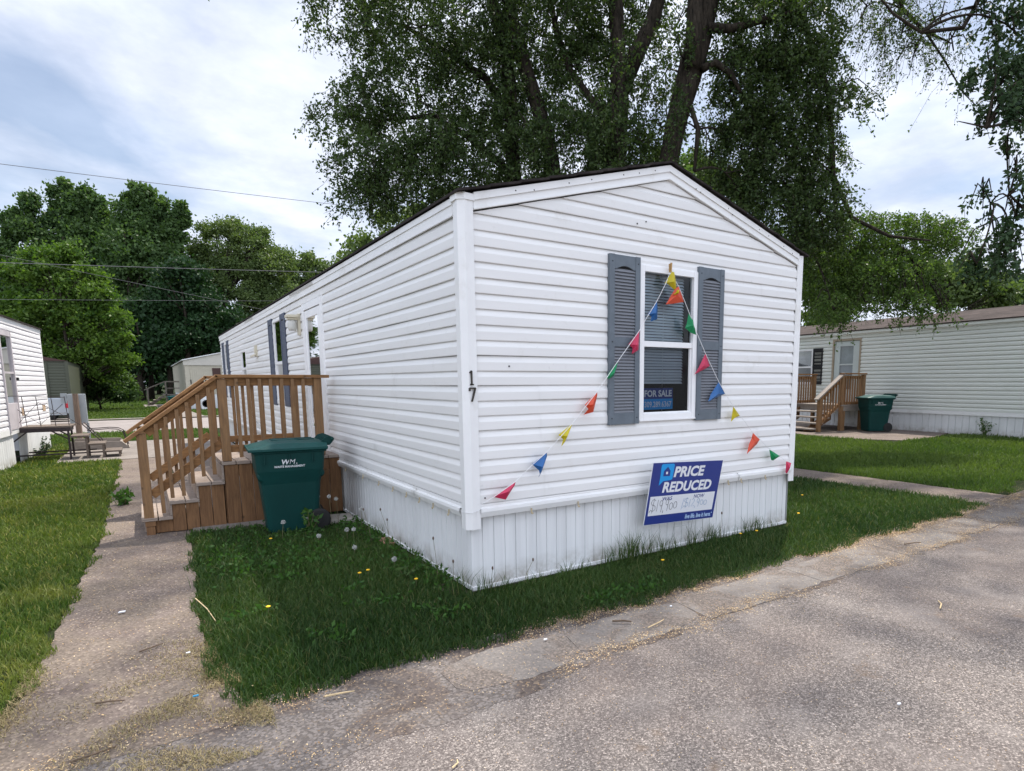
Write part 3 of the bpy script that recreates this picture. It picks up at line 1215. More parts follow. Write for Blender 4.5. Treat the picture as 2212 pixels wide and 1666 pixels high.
# side door
mb = MB(TS)
mb.box(4.09, 4.16, -.02, .032, .70, 2.70)
mb.box(5.08, 5.20, -.02, .032, .70, 2.70)
mb.box(4.16, 5.08, -.02, .031, 2.61, 2.70)
mb.box(4.060, 4.09, .0, .024, .70, 2.74)
mb.box(4.16, 5.08, -.02, .04, .70, .76)
df = mb.build('door', 'frame', home, bevel=.003, label='white side door with a tall glass storm panel')
mb = MB(TS)
mb.box(4.165, 4.34, .005, .022, .77, 2.60)
mb.box(4.98, 5.075, .005, .022, .77, 2.60)
mb.box(4.34, 4.98, .005, .022, 2.50, 2.60)
mb.box(4.34, 4.98, .005, .022, .77, 1.02)
mb.box(4.34, 4.98, .006, .018, 1.64, 1.67)
mb.build('storm_frame', 'frame', df, bevel=.003)
mb = MB(TS)
mb.face((4.34, .012, 1.02), (4.98, .012, 1.02), (4.98, .012, 2.5), (4.34, .012, 2.5))
mb.build('pane', 'glass', df)
mb = MB(TS)
mb.box(4.16, 5.08, -.10, -.09, .75, 2.6)
mb.box(4.66, 4.668, -.09, -.085, .9, 2.5)
mb.build('inner_door', 'doorglass', df)
mb = MB(TS)
for i in range(9):
    z = 1.68 + i * .030
    mb.face((4.36, -.03, z), (4.96, -.03, z), (4.96, -.045, z + .024), (4.36, -.045, z + .024))
mb.build('blinds', 'blind_white', df)
mb = MB(TS)
mb.box(4.92, 4.95, .022, .06, 1.58, 1.66)
mb.build('handle', 'black', df)
# porch light, vents and outlet
mb = MB(TS)
mb.box(5.37, 5.47, .012, .05, 2.30, 2.60)
mb.box(5.33, 5.51, .05, .20, 2.54, 2.58)
mb.prism([(5.36, .04, 2.54), (5.48, .04, 2.54), (5.48, .18, 2.54), (5.36, .18, 2.54)], (0, 0, -.03))
pl_ = mb.build('porch_light', 'ivory', home, bevel=.005)
mb = MB(TS)
mb.lathe((5.42, .12, 2.36), [(.045, 0), (.058, .03), (.06, .11), (.05, .15)], 10, 2)
mb.build('glass_shade', 'clear', pl_, smooth=True)
mb = MB(TS)
mb.lathe((5.42, .12, 2.38), [(.012, 0), (.03, .03), (.03, .07), (.014, .12)], 8, 2)
mb.build('bulb', 'ivory', pl_, smooth=True)
mb = MB(TS)
mb.box(9.42, 9.58, .012, .05, 2.14, 2.36)
mb.prism([(9.40, .05, 2.20), (9.60, .05, 2.20), (9.60, .13, 2.16), (9.40, .13, 2.16)], (0, 0, -.035))
mb.box(9.44, 9.56, .05, .06, 2.22, 2.34)
mb.build('vent_hood', 'ivory', home, bevel=.004)
mb = MB(TS)
mb.box(10.9, 11.1, .012, .06, .98, 1.14)
mb.build('outlet_box', 'ivory', home, bevel=.006)
mb = MB(TS)
mb.tube([(11.0, .02, .98), (10.9, .02, .84), (10.2, .02, .80), (9.2, .02, .72), (8.4, .02, .70)], .007, 6)
mb.build('cable', 'galv', home)
# house number
def stroke_num(name, lab, pts, w=.016):
    c = MB(TF)
    for p, q in zip(pts, pts[1:]):
        c.bar((p[0], .045, p[1]), (q[0], .045, q[1]), .010, w, (0, 1, 0))
    return c.build(name, 'metalnum', home, label=lab)


stroke_num('digit', 'dark metal digit 1', [(.008, 1.688), (.022, 1.703), (.022, 1.604), (.012, 1.604), (.036, 1.604)])
stroke_num('digit', 'dark metal digit 7', [(.004, 1.556), (.004, 1.578), (.050, 1.578), (.020, 1.48)])
mb = MB()
mb.tube([(-.047, .06, .655), (-.045, -.01, .650), (.0, -.048, .648), (.05, -.044, .662), (.085, -.044, .676)], .0025, 5)
mb.tube([(.05, -.046, .662), (.038, -.052, .640), (.032, -.050, .632)], .002, 5)
mb.build('tie_cord', 'cord', home)

# ------------------------------------------------------------------ pennants
FL = dict(
    yellow_top=[(1.967, 2.582), (1.992, 2.578), (2.019, 2.516), (2.044, 2.427), (2.015, 2.432), (1.96, 2.463), (1.926, 2.478), (1.897, 2.478)],
    yellow_curl=[(2.044, 2.427), (2.04, 2.394), (2.009, 2.382), (1.976, 2.384), (2.009, 2.401), (2.022, 2.43)],
    red=[(2.055, 2.466), (2.134, 2.333), (1.898, 2.293), (1.976, 2.379), (2.021, 2.44)],
    blue=[(1.792, 2.317), (1.809, 2.264), (1.815, 2.165), (1.731, 2.138), (1.746, 2.183), (1.704, 2.201)],
    green=[(2.185, 2.234), (2.245, 2.179), (2.307, 2.048), (2.235, 2.065), (2.162, 2.106), (2.179, 2.141)],
    pinkL=[(1.594, 2.056), (1.605, 1.947), (1.599, 1.891), (1.513, 1.854), (1.535, 1.904), (1.485, 1.938)],
    greenL=[(1.356, 1.791), (1.35, 1.732), (1.325, 1.667), (1.274, 1.644), (1.248, 1.652), (1.273, 1.692)],
    pinkR=[(2.419, 1.879), (2.496, 1.764), (2.275, 1.683), (2.344, 1.741)],
    blueR=[(2.615, 1.613), (2.717, 1.498), (2.625, 1.471), (2.473, 1.428), (2.523, 1.495)],
    yellowR=[(2.835, 1.374), (2.947, 1.276), (2.877, 1.255), (2.829, 1.221)],
    redL=[(1.137, 1.539), (1.143, 1.51), (1.109, 1.371), (0.996, 1.352), (1.058, 1.399), (1.021, 1.432)],
    yellowL=[(0.884, 1.285), (0.87, 1.232), (0.826, 1.141), (0.778, 1.104), (0.805, 1.16), (0.759, 1.198)],
    blueL=[(0.636, 1.069), (0.641, 1.034), (0.598, 0.915), (0.557, 0.87), (0.577, 0.89), (0.57, 0.926), (0.506, 0.982)],
    pinkLL=[(0.348, 0.86), (0.343, 0.831), (0.266, 0.725), (0.152, 0.76)],
    redR=[(3.153, 1.098), (3.265, 1.019), (3.232, 0.969), (3.07, 0.881), (3.113, 0.966), (3.148, 1.041)],
    greenR=[(3.429, 0.903), (3.599, 0.822), (3.517, 0.777), (3.482, 0.787)],
    pinkRR=[(3.726, 0.754), (3.808, 0.729), (3.801, 0.691), (3.772, 0.61), (3.747, 0.629)])
CL = [(1.977, 2.585), (1.897, 2.478), (1.792, 2.317), (1.639, 2.121), (1.594, 2.056), (1.356, 1.791), (1.211, 1.623), (1.137, 1.539), (0.884, 1.285), (0.636, 1.069), (0.506, 0.982), (0.348, 0.86), (0.151, 0.758), (0.05, 0.70)]
CR = [(1.984, 2.581), (2.048, 2.466), (2.134, 2.333), (2.307, 2.048), (2.419, 1.879), (2.61, 1.619), (2.726, 1.486), (2.835, 1.374), (2.947, 1.27), (3.005, 1.227), (3.145, 1.098), (3.265, 1.019), (3.406, 0.926), (3.599, 0.822), (3.726, 0.754), (3.86, 0.735)]


def flag(parent, pts, mat, lab, y0=-.09, bend=.03):
    """a thin waving plastic pennant"""
    bmv = MB()
    cxx = sum(p[0] for p in pts) / len(pts)
    czz = sum(p[1] for p in pts) / len(pts)
    # fan with a mid ring for a smooth curl
    ring = []
    for (x, z) in pts:
        d = math.hypot(x - cxx, z - czz)
        ring.append((x, y0 - bend * math.sin(8 * (x - pts[0][0]) + 11 * (z - pts[0][1])), z))
    n = len(ring)
    front_ = [bmv.pt(p) for p in ring]
    back_ = [bmv.pt((p[0], p[1] + .0012, p[2])) for p in ring]
    c0 = bmv.pt((cxx, y0 - bend * 1.2, czz))
    c1 = bmv.pt((cxx, y0 - bend * 1.2 + .0012, czz))
    for i in range(n):
        j = (i + 1) % n
        bmv.f.append([front_[i], front_[j], c0])
        bmv.f.append([back_[j], back_[i], c1])
        bmv.f.append([front_[i], back_[i], back_[j], front_[j]])
    return bmv.build('flag', mat, parent, label=lab)


for nm, pts, lab, fl in (
        ('pennant_string', CL, 'pennant string sloping down left from the clothespin to the corner post', [('yellow_top', 'fy', 'yellow flag at the clothespin'), ('yellow_curl', 'fy', 'curled tip of the yellow flag'), ('blue', 'fb', 'blue flag over the upper pane'), ('pinkL', 'fp', 'pink flag at the left window frame'), ('greenL', 'fg', 'green flag on the left shutter'), ('redL', 'fo', 'orange flag left of the shutter'), ('yellowL', 'fy', 'yellow flag low on the siding'), ('blueL', 'fb', 'blue flag near the seam'), ('pinkLL', 'fp', 'pink flag nearest the corner')]),
        ('pennant_string', CR, 'pennant string sloping down right from the clothespin past the right shutter', [('red', 'fo', 'orange flag below the clothespin'), ('green', 'fg', 'green flag over the window edge'), ('pinkR', 'fp', 'pink flag on the right shutter'), ('blueR', 'fb', 'blue flag at the shutter edge'), ('yellowR', 'fy', 'yellow flag right of the shutter'), ('redR', 'fo', 'orange flag low on the right'), ('greenR', 'fg', 'small green flag above the ledge'), ('pinkRR', 'fp', 'pink flag at the right corner')])):
    root = empty(nm, (pts[0][0], -.09, pts[0][1]), lab, 'bunting', 'pennant strings on the front wall')
    mb = MB()
    n = len(pts)
    c3 = []
    for i, (x, z) in enumerate(pts):
        y = -.095 if 0 < i < n - 1 else -.06
        c3.append((x, y, z))
    mb.tube(c3, .0028, 5)
    mb.build('string', 'cord', root)
    for i, (k, m_, l_) in enumerate(fl):
        flag(root, FL[k], m_, l_, -.095 if k != 'yellow_curl' else -.112, .018)
cp = MB()
cp.prism([(1.968, -.050, 2.655), (1.988, -.050, 2.655), (1.984, -.050, 2.58), (1.972, -.050, 2.58)], (0, -.012, 0))
cp.prism([(1.970, -.068, 2.662), (1.986, -.068, 2.662), (1.982, -.066, 2.58), (1.974, -.066, 2.58)], (0, -.010, 0))
cp.build('clothespin', 'pin', label='wooden clothespin holding the pennant strings over the window', cat='clothespin')

# sign in the window
root = empty('window_sign', (1.84, .02, 1.47), 'navy and blue FOR SALE placard inside the lower window pane', 'sign')
mb = MB(TF)
mb.box(1.735, 2.125, -.034, -.030, 1.462, 1.560)
mb.build('placard', 'navyprint', root)
mb = MB(TF)
mb.box(1.735, 2.125, -.034, -.030, 1.365, 1.462)
mb.build('placard_band', 'cyanprint', root)
mb = MB()
mb.text('FOR SALE', .080, (1.938, .0285, 1.484), (1, 0, 0), (0, 0, 1), .0026, 0, 'CENTER', 1., 1.0)
mb.text('309.289.6367', .072, (1.938, .0285, 1.388), (1, 0, 0), (0, 0, 1), .0008, 0, 'CENTER', 1., .86)
mb.build('lettering', 'whiteprint', root)

# ------------------------------------------------------------------ price sign
sc_ = Vector((2.124, -.152, .598))
a_, b_, c_ = R_(-.725), R_(8.817), R_(2.719)
Ms = Matrix.Rotation(a_, 3, 'Z') @ Matrix.Rotation(b_, 3, 'X') @ Matrix.Rotation(c_, 3, 'Y')
US, VS, NS = Ms @ Vector((1, 0, 0)), Ms @ Vector((0, 0, 1)), Ms @ Vector((0, -1, 0))
SW, SH = .91, .59


def sp(u, v, d=0.):
    return sc_ + US * (u - .5) * SW + VS * (v - .5) * SH + NS * d


root = empty('yard_sign', (2.12, -.1, 0), 'navy PRICE REDUCED yard sign on a wire stake leaning at the skirting', 'sign')
mb = MB()
mb.prism([sp(0, 0, -.004), sp(1, 0, -.004), sp(1, 1, -.004), sp(0, 1, -.004)], tuple(NS * .004))
mb.build('sign_panel', 'whiteprint', root)
mb = MB()
e = .006
mb.face(sp(e, e, .001), sp(1 - e, e, .001), sp(1 - e, 1 - e, .001), sp(e, 1 - e, .001))
mb.build('sign_face', 'navyprint', root)
mb = MB()
mb.face(sp(.036, .150, .0022), sp(.957, .155, .0022), sp(.957, .466, .0022), sp(.034, .461, .0022))
mb.build('price_box', 'whiteprint', root)
# speech-bubble house mark
def q_(u, v, d=.0022):
    return sp(u, v, d)


mb = MB()
pl2 = [(.134, .972), (.122, .962), (.118, .945), (.123, .757), (.119, .632), (.172, .701), (.270, .713), (.286, .722), (.293, .745), (.295, .945), (.289, .965), (.275, .975)]
mb.face(*[q_(u, v) for u, v in pl2])
mb.build('bubble_mark', 'cyanprint', root)
mb = MB()
mb.face(*[q_(u, v, .0032) for u, v in [(.160, .781), (.249, .780), (.247, .862), (.206, .930), (.160, .862)]])
mb.build('house_mark', 'navyprint', root)
mb = MB()
mb.face(*[q_(u, v, .0042) for u, v in [(.190, .812), (.215, .812), (.215, .851), (.190, .851)]])
mb.build('window_mark', 'whiteprint', root)
mb = MB()
mb.text('PRICE', .14, q_(.304, .753), US, VS, .0058, .12, 'LEFT', 1.02, fit=(.434 * SW, .174 * SH))
mb.text('REDUCED', .14, q_(.178, .512), US, VS, .0058, .12, 'LEFT', 1.02, fit=(.700 * SW, .174 * SH))
mb.build('lettering', 'whiteprint', root)
mb = MB()
mb.text('WAS', .062, q_(.198, .383, .0034), US, VS, .0006, .1, 'LEFT', 1., fit=(.135 * SW, .062 * SH))
mb.text('NOW', .062, q_(.645, .382, .0034), US, VS, .0006, .1, 'LEFT', 1., fit=(.155 * SW, .062 * SH))
mb.build('small_lettering', 'navyprint', root)
mb = MB()
mb.text('live life. live it here.', .056, q_(.565, .040, .0034), US, VS, .0012, .08, 'LEFT', .95, fit=(.385 * SW, .080 * SH))
mb.lathe(tuple(q_(.958, .100, .003)), [(.006, 0), (.005, .001)], 8, 1)
mb.build('slogan', simple('pale_blue_print', (.45, .62, .85), .5, .05, 10), root)


def glyph(ch):
    arc = lambda cx, cy, rx, ry, t0, t1, n=12: [(cx + rx * math.cos(R_(t0 + (t1 - t0) * i / n)), cy + ry * math.sin(R_(t0 + (t1 - t0) * i / n))) for i in range(n + 1)]
    if ch == '$':
        return [arc(.5, .72, .38, .22, 30, 270, 10) + arc(.5, .28, .42, .22, 90, -150, 10)[0:] + [(-.1, -.05)], [(.55, 1.02), (.42, -.1)]]
    if ch == '1':
        return [[(.5, 1.), (.32, 0.)]]
    if ch == '9':
        return [arc(.5, .74, .34, .25, 20, 380), [(.84, .9), (.62, -.05)]]
    if ch == '0':
        return [arc(.5, .5, .42, .38, 80, 440)]
    if ch == '2':
        return [arc(.5, .72, .34, .25, 150, -30, 8) + [(.12, .02), (.95, .1)]]
    if ch == ',':
        return [[(.3, .05), (.35, -.02), (.2, -.22)]]
    if ch == '/':
        return [[(.85, 1.15), (.15, -.25)]]
    return []


def handwrite(mb, s, u0_, v0, du, dv, w, adv=None):
    u = u0_
    for i, ch in enumerate(s):
        cw = {'1': .55, ',': .35, '/': .5, '$': 1.25}.get(ch, .92)
        for st in glyph(ch):
            k = 1.15 if ch == '$' else (.8 if ch == '0' else 1.)
            dz = .1 * math.sin(i * 2.3)
            mb.ribbon([q_(u + x * du * cw * .95, v0 + (y * k + dz * .4) * dv, .0044) for x, y in st], w, NS)
        u += du * cw


mb = MB()
handwrite(mb, '$19,900', .050, .215, .064, .185, .0036)
mb.build('handwriting', 'ink', root)
mb = MB()
handwrite(mb, '/$12,900', .480, .240, .060, .135, .0034)
mb.build('handwriting', 'blueink', root)
mb = MB()
for u in (.44, .70):
    x0 = sp(u, .3, -.008)
    mb.tube([sp(u, .5, -.008), sp(u, 0, -.008), (x0.x, x0.y + .10, -.02)], .0028, 6)
mb.tube([sp(.44, -.09, -.006), sp(.70, -.07, -.006)], .0026, 6)
mb.build('wire_stake', 'galv', root)

# ------------------------------------------------------------------ porch steps
YN, YF = 3.66, 5.12
steps = empty('porch_steps', (-1.0, 4.4, 0), 'brown timber steps and landing with railings at the side door', 'porch')


def part(name, mat, parent, fn, bevel=.004, **k):
    m_ = MB()
    fn(m_)
    return m_.build(name, mat, parent, bevel=bevel, **k)


PW = .089
for yy in (YN, YF - PW + .02):
    part('post', 'wood_v', steps, lambda m_: m_.box(-2.045, -2.045 + PW, yy, yy + PW, .035 if yy > 4 else .19, 1.095))
    part('post', 'wood_v', steps, lambda m_: m_.box(-1.272, -1.272 + PW, yy, yy + PW, .75, 1.665))
    part('post', 'wood_v', steps, lambda m_: m_.box(-.262, -.262 + PW, yy, yy + PW, .75, 1.68))
    # rails: cap and sub rail on landing
    ci = yy + PW / 2
    part('cap_rail', 'wood', steps, lambda m_: m_.box(-1.285, -.085, ci - .068, ci + .068, 1.681, 1.716))
    part('cap_rail', 'wood', steps, lambda m_: m_.bar((-2.15, ci, 1.022), (-1.262, ci, 1.702), .136, .036))
    s_ = 1 if yy < 4 else -1
    yi = ci
    part('upper_rail', 'wood', steps, lambda m_: m_.box(-1.183, -.262, ci - .019, ci + .019, 1.590, 1.679))
    part('upper_rail', 'wood', steps, lambda m_: m_.bar((-1.958, ci, 1.100), (-1.272, ci, 1.625), .038, .092))
    part('lower_rail', 'wood', steps, lambda m_: m_.box(-1.183, -.262, ci - .019, ci + .019, .845, .925))
    part('lower_rail', 'wood', steps, lambda m_: m_.bar((-1.958, ci, .435), (-1.272, ci, .955), .038, .092))
    tops = [(-1.866, 1.20, .235), (-1.775, 1.27, .392), (-1.670, 1.345, .405), (-1.573, 1.42, .53), (-1.468, 1.50, .600), (-1.362, 1.575, .612)]
    yb = ci - .040 if yy < 4 else ci + .040
    for x, zt, zb in tops:
        zb2 = zb if yy < 4 else zb + .0
        part('baluster', 'wood_v', steps, lambda m_: m_.box(x - .018, x + .018, yb - .018, yb + .018, zb2, zt), .002)
    for x in (-1.083, -.965, -.848, -.733, -.616, -.499, -.382):
        part('baluster', 'wood_v', steps, lambda m_: m_.box(x - .018, x + .018, yb - .018, yb + .018, .785 if x < -1.05 else .80, 1.672), .002)
TR = [(-2.055, -1.790, .196), (-1.795, -1.530, .358), (-1.535, -1.272, .532)]
for i, (x0, x1, z) in enumerate(TR):
    xm = (x0 + x1) / 2
    part('tread', 'tread', steps, lambda m_: (m_.box(x0 - .015, xm - .004, YN - .01, YF + .03, z - .036, z), m_.box(xm + .004, x1, YN - .012, YF + .028, z - .037, z - .001)))
    if i < 3:
        zn = TR[i + 1][2] if i < 2 else .74
        part('riser', 'tread', steps, lambda m_: m_.box(x1 - .022, x1, YN + .0, YF + .02, z + .002, zn - .038))
part('riser', 'tread', steps, lambda m_: m_.box(-2.05, -2.03, YN + .1, YF + .02, .03, .155))


def deckboards(m_):
    x = -1.285
    while x < -.03:
        m_.box(x, min(x + .136, -.025), YN - .012, YF + .03, .708 + random.uniform(-.001, .001), .745)
        x += .143


part('landing', 'tread', steps, deckboards)
part('deck_skirt', 'board', steps, lambda m_: [m_.box(x, x + .136, YN + .0 + random.uniform(-.002, .002), YN + .022, .03, .706) for x in np.arange(-1.262, -.10, .1405)])
part('deck_skirt', 'board', steps, lambda m_: [m_.box(x, x + .122, YN + .008 + random.uniform(-.002, .002), YN + .026, .02, (.158 if x < -1.8 else .319 if x < -1.54 else .493)) for x in np.arange(-1.79, -1.28, .1275)])
part('deck_skirt', 'board', steps, lambda m_: [m_.box(-1.275, -1.255, y, y + .136, .03, .706) for y in np.arange(YN + .03, YF - .1, .141)])
part('foot_block', 'board', steps, lambda m_: (m_.box(-2.035, -1.955, YN + .0, YN + .085, -.01, .100), m_.box(-2.040, -1.948, YN - .004, YN + .09, .102, .158)))
part('stringer', 'board', steps, lambda m_: m_.box(-1.95, -1.79, YN + .03, YN + .06, .02, .155))
part('joist', 'wood', steps, lambda m_: [m_.box(-1.25, -.05, y, y + .038, .56, .705) for y in np.arange(YN + .1, YF, .4)])
part('ledger', 'wood', steps, lambda m_: m_.box(-1.272, -.262, YF + .0, YF + .02, .60, .70))


# ------------------------------------------------------------------ wheeled bins
def make_bin(name, label, loc, rz, group, mat='bin', lid='bin_lid', logo=True):
    """front faces -x, hinge and wheels at +x, lettering on the -y side"""
    root = empty(name, (0, 0, 0), label, 'bin', group)
    # tapered body
    mb = MB()
    levels = [(.03, .525, .46, -.270), (.10, .54, .475, -.276), (.56, .625, .54, -.318), (.62, .66, .565, -.335), (.70, .70, .60, -.355), (.88, .725, .63, -.365), (.915, .73, .635, -.368)]
    rings = []
    for z, dx, dy, x0 in levels:
        r = .055
        ring = []
        for (cx, cy, t0) in ((x0 + dx - r, dy / 2 - r, 0), (x0 + r, dy / 2 - r, 90), (x0 + r, -dy / 2 + r, 180), (x0 + dx - r, -dy / 2 + r, 270)):
            for k in range(4):
                t = R_(t0 + 30 * k)
                ring.append(mb.pt((cx + r * math.cos(t), cy + r * math.sin(t), z)))
        rings.append(ring)
    for a, b in zip(rings, rings[1:]):
        for k in range(len(a)):
            j = (k + 1) % len(a)
            mb.f.append([a[k], a[j], b[j], b[k]])
    mb.f.append(rings[0][::-1])
    mb.f.append(rings[-1])
    body = mb.build('body', mat, root, smooth=False, bevel=.008)
    mb = MB()
    mb.box(-.392, .385, -.336, .336, .905, .935)
    mb.box(-.378, .375, -.330, .330, .890, .906)
    mb.build('rim', mat, body, bevel=.008)
    # ribs under the rim and the dented grip pockets
    for x in (-.27, -.02, .22):
        MB().box(x - .004, x + .004, -.332, -.300, .78, .89).build('rib', mat, body)
    mb = MB()
    mb.lathe((-.285, -.262, .655), [(.07, 0), (.055, -.012), (.02, -.018)], 12, 1)
    mb.lathe((.30, -.262, .655), [(.05, 0), (.04, -.010), (.02, -.014)], 12, 1)
    mb.build('grip_pocket', 'black' if False else mat, body, smooth=True)
    # lid: shallow domed plate
    mb = MB()
    xs = [-.41, -.36, -.20, -.14, .05, .12, .30, .385]
    zc = [.945, .965, 1.005, 1.010, 1.012, 1.006, 1.002, .985]
    ys = [-.345, -.30, -.20, 0, .20, .30, .345]
    yb = [0., .75, 1., 1.02, 1., .75, 0.]
    g = [[mb.pt((x, y, .940 + (z - .940) * b)) for y, b in zip(ys, yb)] for x, z in zip(xs, zc)]
    for i in range(len(xs) - 1):
        for j in range(len(ys) - 1):
            mb.f.append([g[i][j], g[i + 1][j], g[i + 1][j + 1], g[i][j + 1]])
    mb.box(-.415, .39, -.350, -.338, .915, .945)
    mb.box(-.415, .39, .338, .350, .915, .945)
    mb.box(-.425, -.410, -.345, .345, .915, .946)
    mb.box(-.18, .28, -.11, -.09, 1.008, 1.018)
    mb.box(-.18, .28, .09, .11, 1.008, 1.018)
    mb.build('lid', lid, root, bevel=.005)
    # hinge with its fins and the handle bar
    mb = MB()
    for k in range(7):
        y = -.25 + k * .083
        mb.prism([(.33, y, .93), (.33, y, .99), (.37, y, 1.03), (.43, y, 1.045), (.47, y, 1.03), (.475, y, 1.00), (.43, y, .95)], (0, .014, 0))
    hd = mb.build('hinge', mat, root, bevel=.003)
    mb = MB()
    mb.tube([(.452, -.29, 1.012), (.452, .29, 1.012)], .017, 10)
    mb.build('handle', mat, root, smooth=True)
    for s in (-1, 1):
        mb = MB()
        y = s * .235
        mb.lathe((.265, y - .028, .128), [(.10, 0), (.125, .006), (.128, .028), (.125, .05), (.10, .056)], 20, 1)
        w = mb.build('wheel', 'rubber', root)
        mb = MB()
        mb.lathe((.265, y + s * .029, .128), [(.05, -.004), (.045, .004)], 12, 1)
        mb.build('hub', 'black', w)
    mb = MB()
    mb.tube([(.265, -.24, .128), (.265, .24, .128)], .012, 8)
    mb.box(.20, .29, -.20, .20, .06, .20)
    mb.build('axle', mat, root)
    if logo:
        mb = MB()
        o_ = Vector((-.02, -.3105, .768))
        tl = Vector((0, -.13, 1)).normalized()
        mb.text('W', .074, (-.108, -.3115, .772), (1, 0, 0), tl, .0020, .25, 'LEFT', 1., 1.05)
        mb.text('M', .074, (-.026, -.3115, .772), (1, 0, 0), tl, .0, .25, 'LEFT', 1., 1.05)
        mb.text('.', .074, (.046, -.3115, .772), (1, 0, 0), tl, .0015, .0, 'LEFT')
        mb.text('WASTE MANAGEMENT', .030, (-.02, -.3075, .738), (1, 0, 0), tl, .0010, .12, 'CENTER', 1.02, 1.)
        mb.build('logo', 'logo', body)
    root.location = loc
    root.rotation_euler = (0, 0, rz)
    return root


b1 = make_bin('trash_bin', 'green wheeled trash bin on the grass beside the brown timber steps', (-.700, 3.09, .0), R_(-4), 'wheeled trash bins')
b1.scale = (.945, .945, 1.0)
b2 = copy_tree(b1)
b2['label'] = 'dark green wheeled trash bin between the right neighbour\'s deck and skirting'
b2.location = (15.02, 5.12, hgt(15) + .02)
b2.rotation_euler = (0, 0, R_(-32))
b2.scale = (1.0, 1.0, 1.02)

# paver beside skirting
mb = MB()
mb.prism([(-.40, 3.05, .01), (-.05, 2.95, .015), (-.02, 3.28, .02), (-.36, 3.36, .02)], (0, 0, .05))
mb.build('paver', 'paver', bevel=.006, label='pale concrete paver lying against the side skirting behind the bin', cat='paver')
mb = MB()
mb.prism([(-.13, 1.72, .005), (-.03, 1.66, .005), (.0, 1.9, .01), (-.10, 1.96, .01)], (0, 0, .05))
mb.build('brick', simple('old_brick', (.30, .16, .10), .9, .2, 12), bevel=.006, label='broken reddish brick by the side skirting', cat='brick')


# ------------------------------------------------------------------ right neighbour
nu, nn = Vector((.0976, .9952, 0)), Vector((-.9952, .0976, 0))
RO = Vector((16.0, 3.6, 0))
GR = .17
TR_ = frame(RO, nu, nn)
rh = empty('mobile_home', (16.0, 3.6, GR), 'greenish-white mobile home with brown shingle roof and timber deck, across the lawn', 'mobile home')
mb = MB(TR_)
siding(mb, .80, 3.04, lambda z: -9.0, lambda z: 12., holes=[(2.78, 3.72, .9, 2.90), (4.5, 5.3, 1.5, 2.66)], z_phase=.80, h=.112, step=2., depth=.036)
mb.build('side_siding', 'vinyl_right', rh)
mb = MB(TR_)
ribbed(mb, -9.0, 12., GR - .03, .70, pitch=.18, groove=.03, deep=.02)
mb.build('skirting', 'skirt', rh)
mb = MB(TR_)
mb.box(-9., 12., .0, .035, .70, .80)
mb.box(-9., 12., .0, .03, 3.02, 3.06)
mb.build('ledge_trim', 'trim', rh)
mb = MB(TR_)
mb.box(-9.1, 12., .02, .10, 3.05, 3.12)
mb.box(-9.1, 12., .085, .105, 3.06, 3.15)
mb.build('gutter_trim', 'vinyl_right', rh)
mb = MB(TR_)
mb.prism([(-9.1, .12, 3.13), (-9.1, -2.1, 3.62), (-9.1, -2.1, 3.66), (-9.1, .12, 3.165)], (21.2, 0, 0))
mb.prism([(-9.1, -4.3, 3.13), (-9.1, -2.1, 3.62), (-9.1, -2.1, 3.66), (-9.1, -4.3, 3.165)], (21.2, 0, 0))
mb.build('roof', 'shingle_right', rh)
mb = MB(TR_)
mb.box(-9., 12., -4.2, -4.1, .1, 3.05)
mb.prism([(-9., -.05, .1), (-9., -4.1, .1), (-9., -4.1, 3.1), (-9., -2.1, 3.6), (-9., -.05, 3.1)], (.05, 0, 0))
mb.prism([(12., -.05, .1), (12., -4.1, .1), (12., -4.1, 3.1), (12., -2.1, 3.6), (12., -.05, 3.1)], (-.05, 0, 0))
mb.box(-9., 12., -4.1, -.35, .9, .95)
mb.build('far_walls', 'interior', rh)
# door
mb = MB(TR_)
mb.box(2.74, 2.80, -.02, .045, .9, 2.93)
mb.box(3.70, 3.76, -.02, .045, .9, 2.93)
mb.box(2.80, 3.70, -.02, .044, 2.86, 2.93)
dr = mb.build('door', simple('tan_casing', (.34, .28, .20), .6, .1, 6), rh, label='door with tan casing and two stacked panes')
mb = MB(TR_)
mb.box(2.81, 3.69, -.02, .015, .92, 1.35)
mb.box(2.81, 3.02, -.02, .016, 1.35, 2.85)
mb.box(3.50, 3.69, -.02, .016, 1.35, 2.85)
mb.box(3.02, 3.50, -.02, .016, 2.70, 2.85)
mb.box(3.02, 3.50, -.02, .022, 2.11, 2.15)
mb.build('door_panel', simple('pale_green_door', (.50, .55, .53), .5, .05, 3), dr)
mb = MB(TR_)
mb.face((3.02, .005, 1.35), (3.50, .005, 1.35), (3.50, .005, 2.70), (3.02, .005, 2.70))
mb.build('pane', 'glass', dr)
mb = MB(TR_)
mb.box(2.9, 3.6, -.06, -.05, 1.3, 2.75)
mb.build('curtain', 'curtain', dr)
window(rh, TR_, 4.52, 5.28, 1.52, 2.66, 2.08, .05, 'curtain', mat='frame')
shutter(rh, TR_, 4.12, 4.50, 1.5, 2.68, 'black', 'black', 2.05)
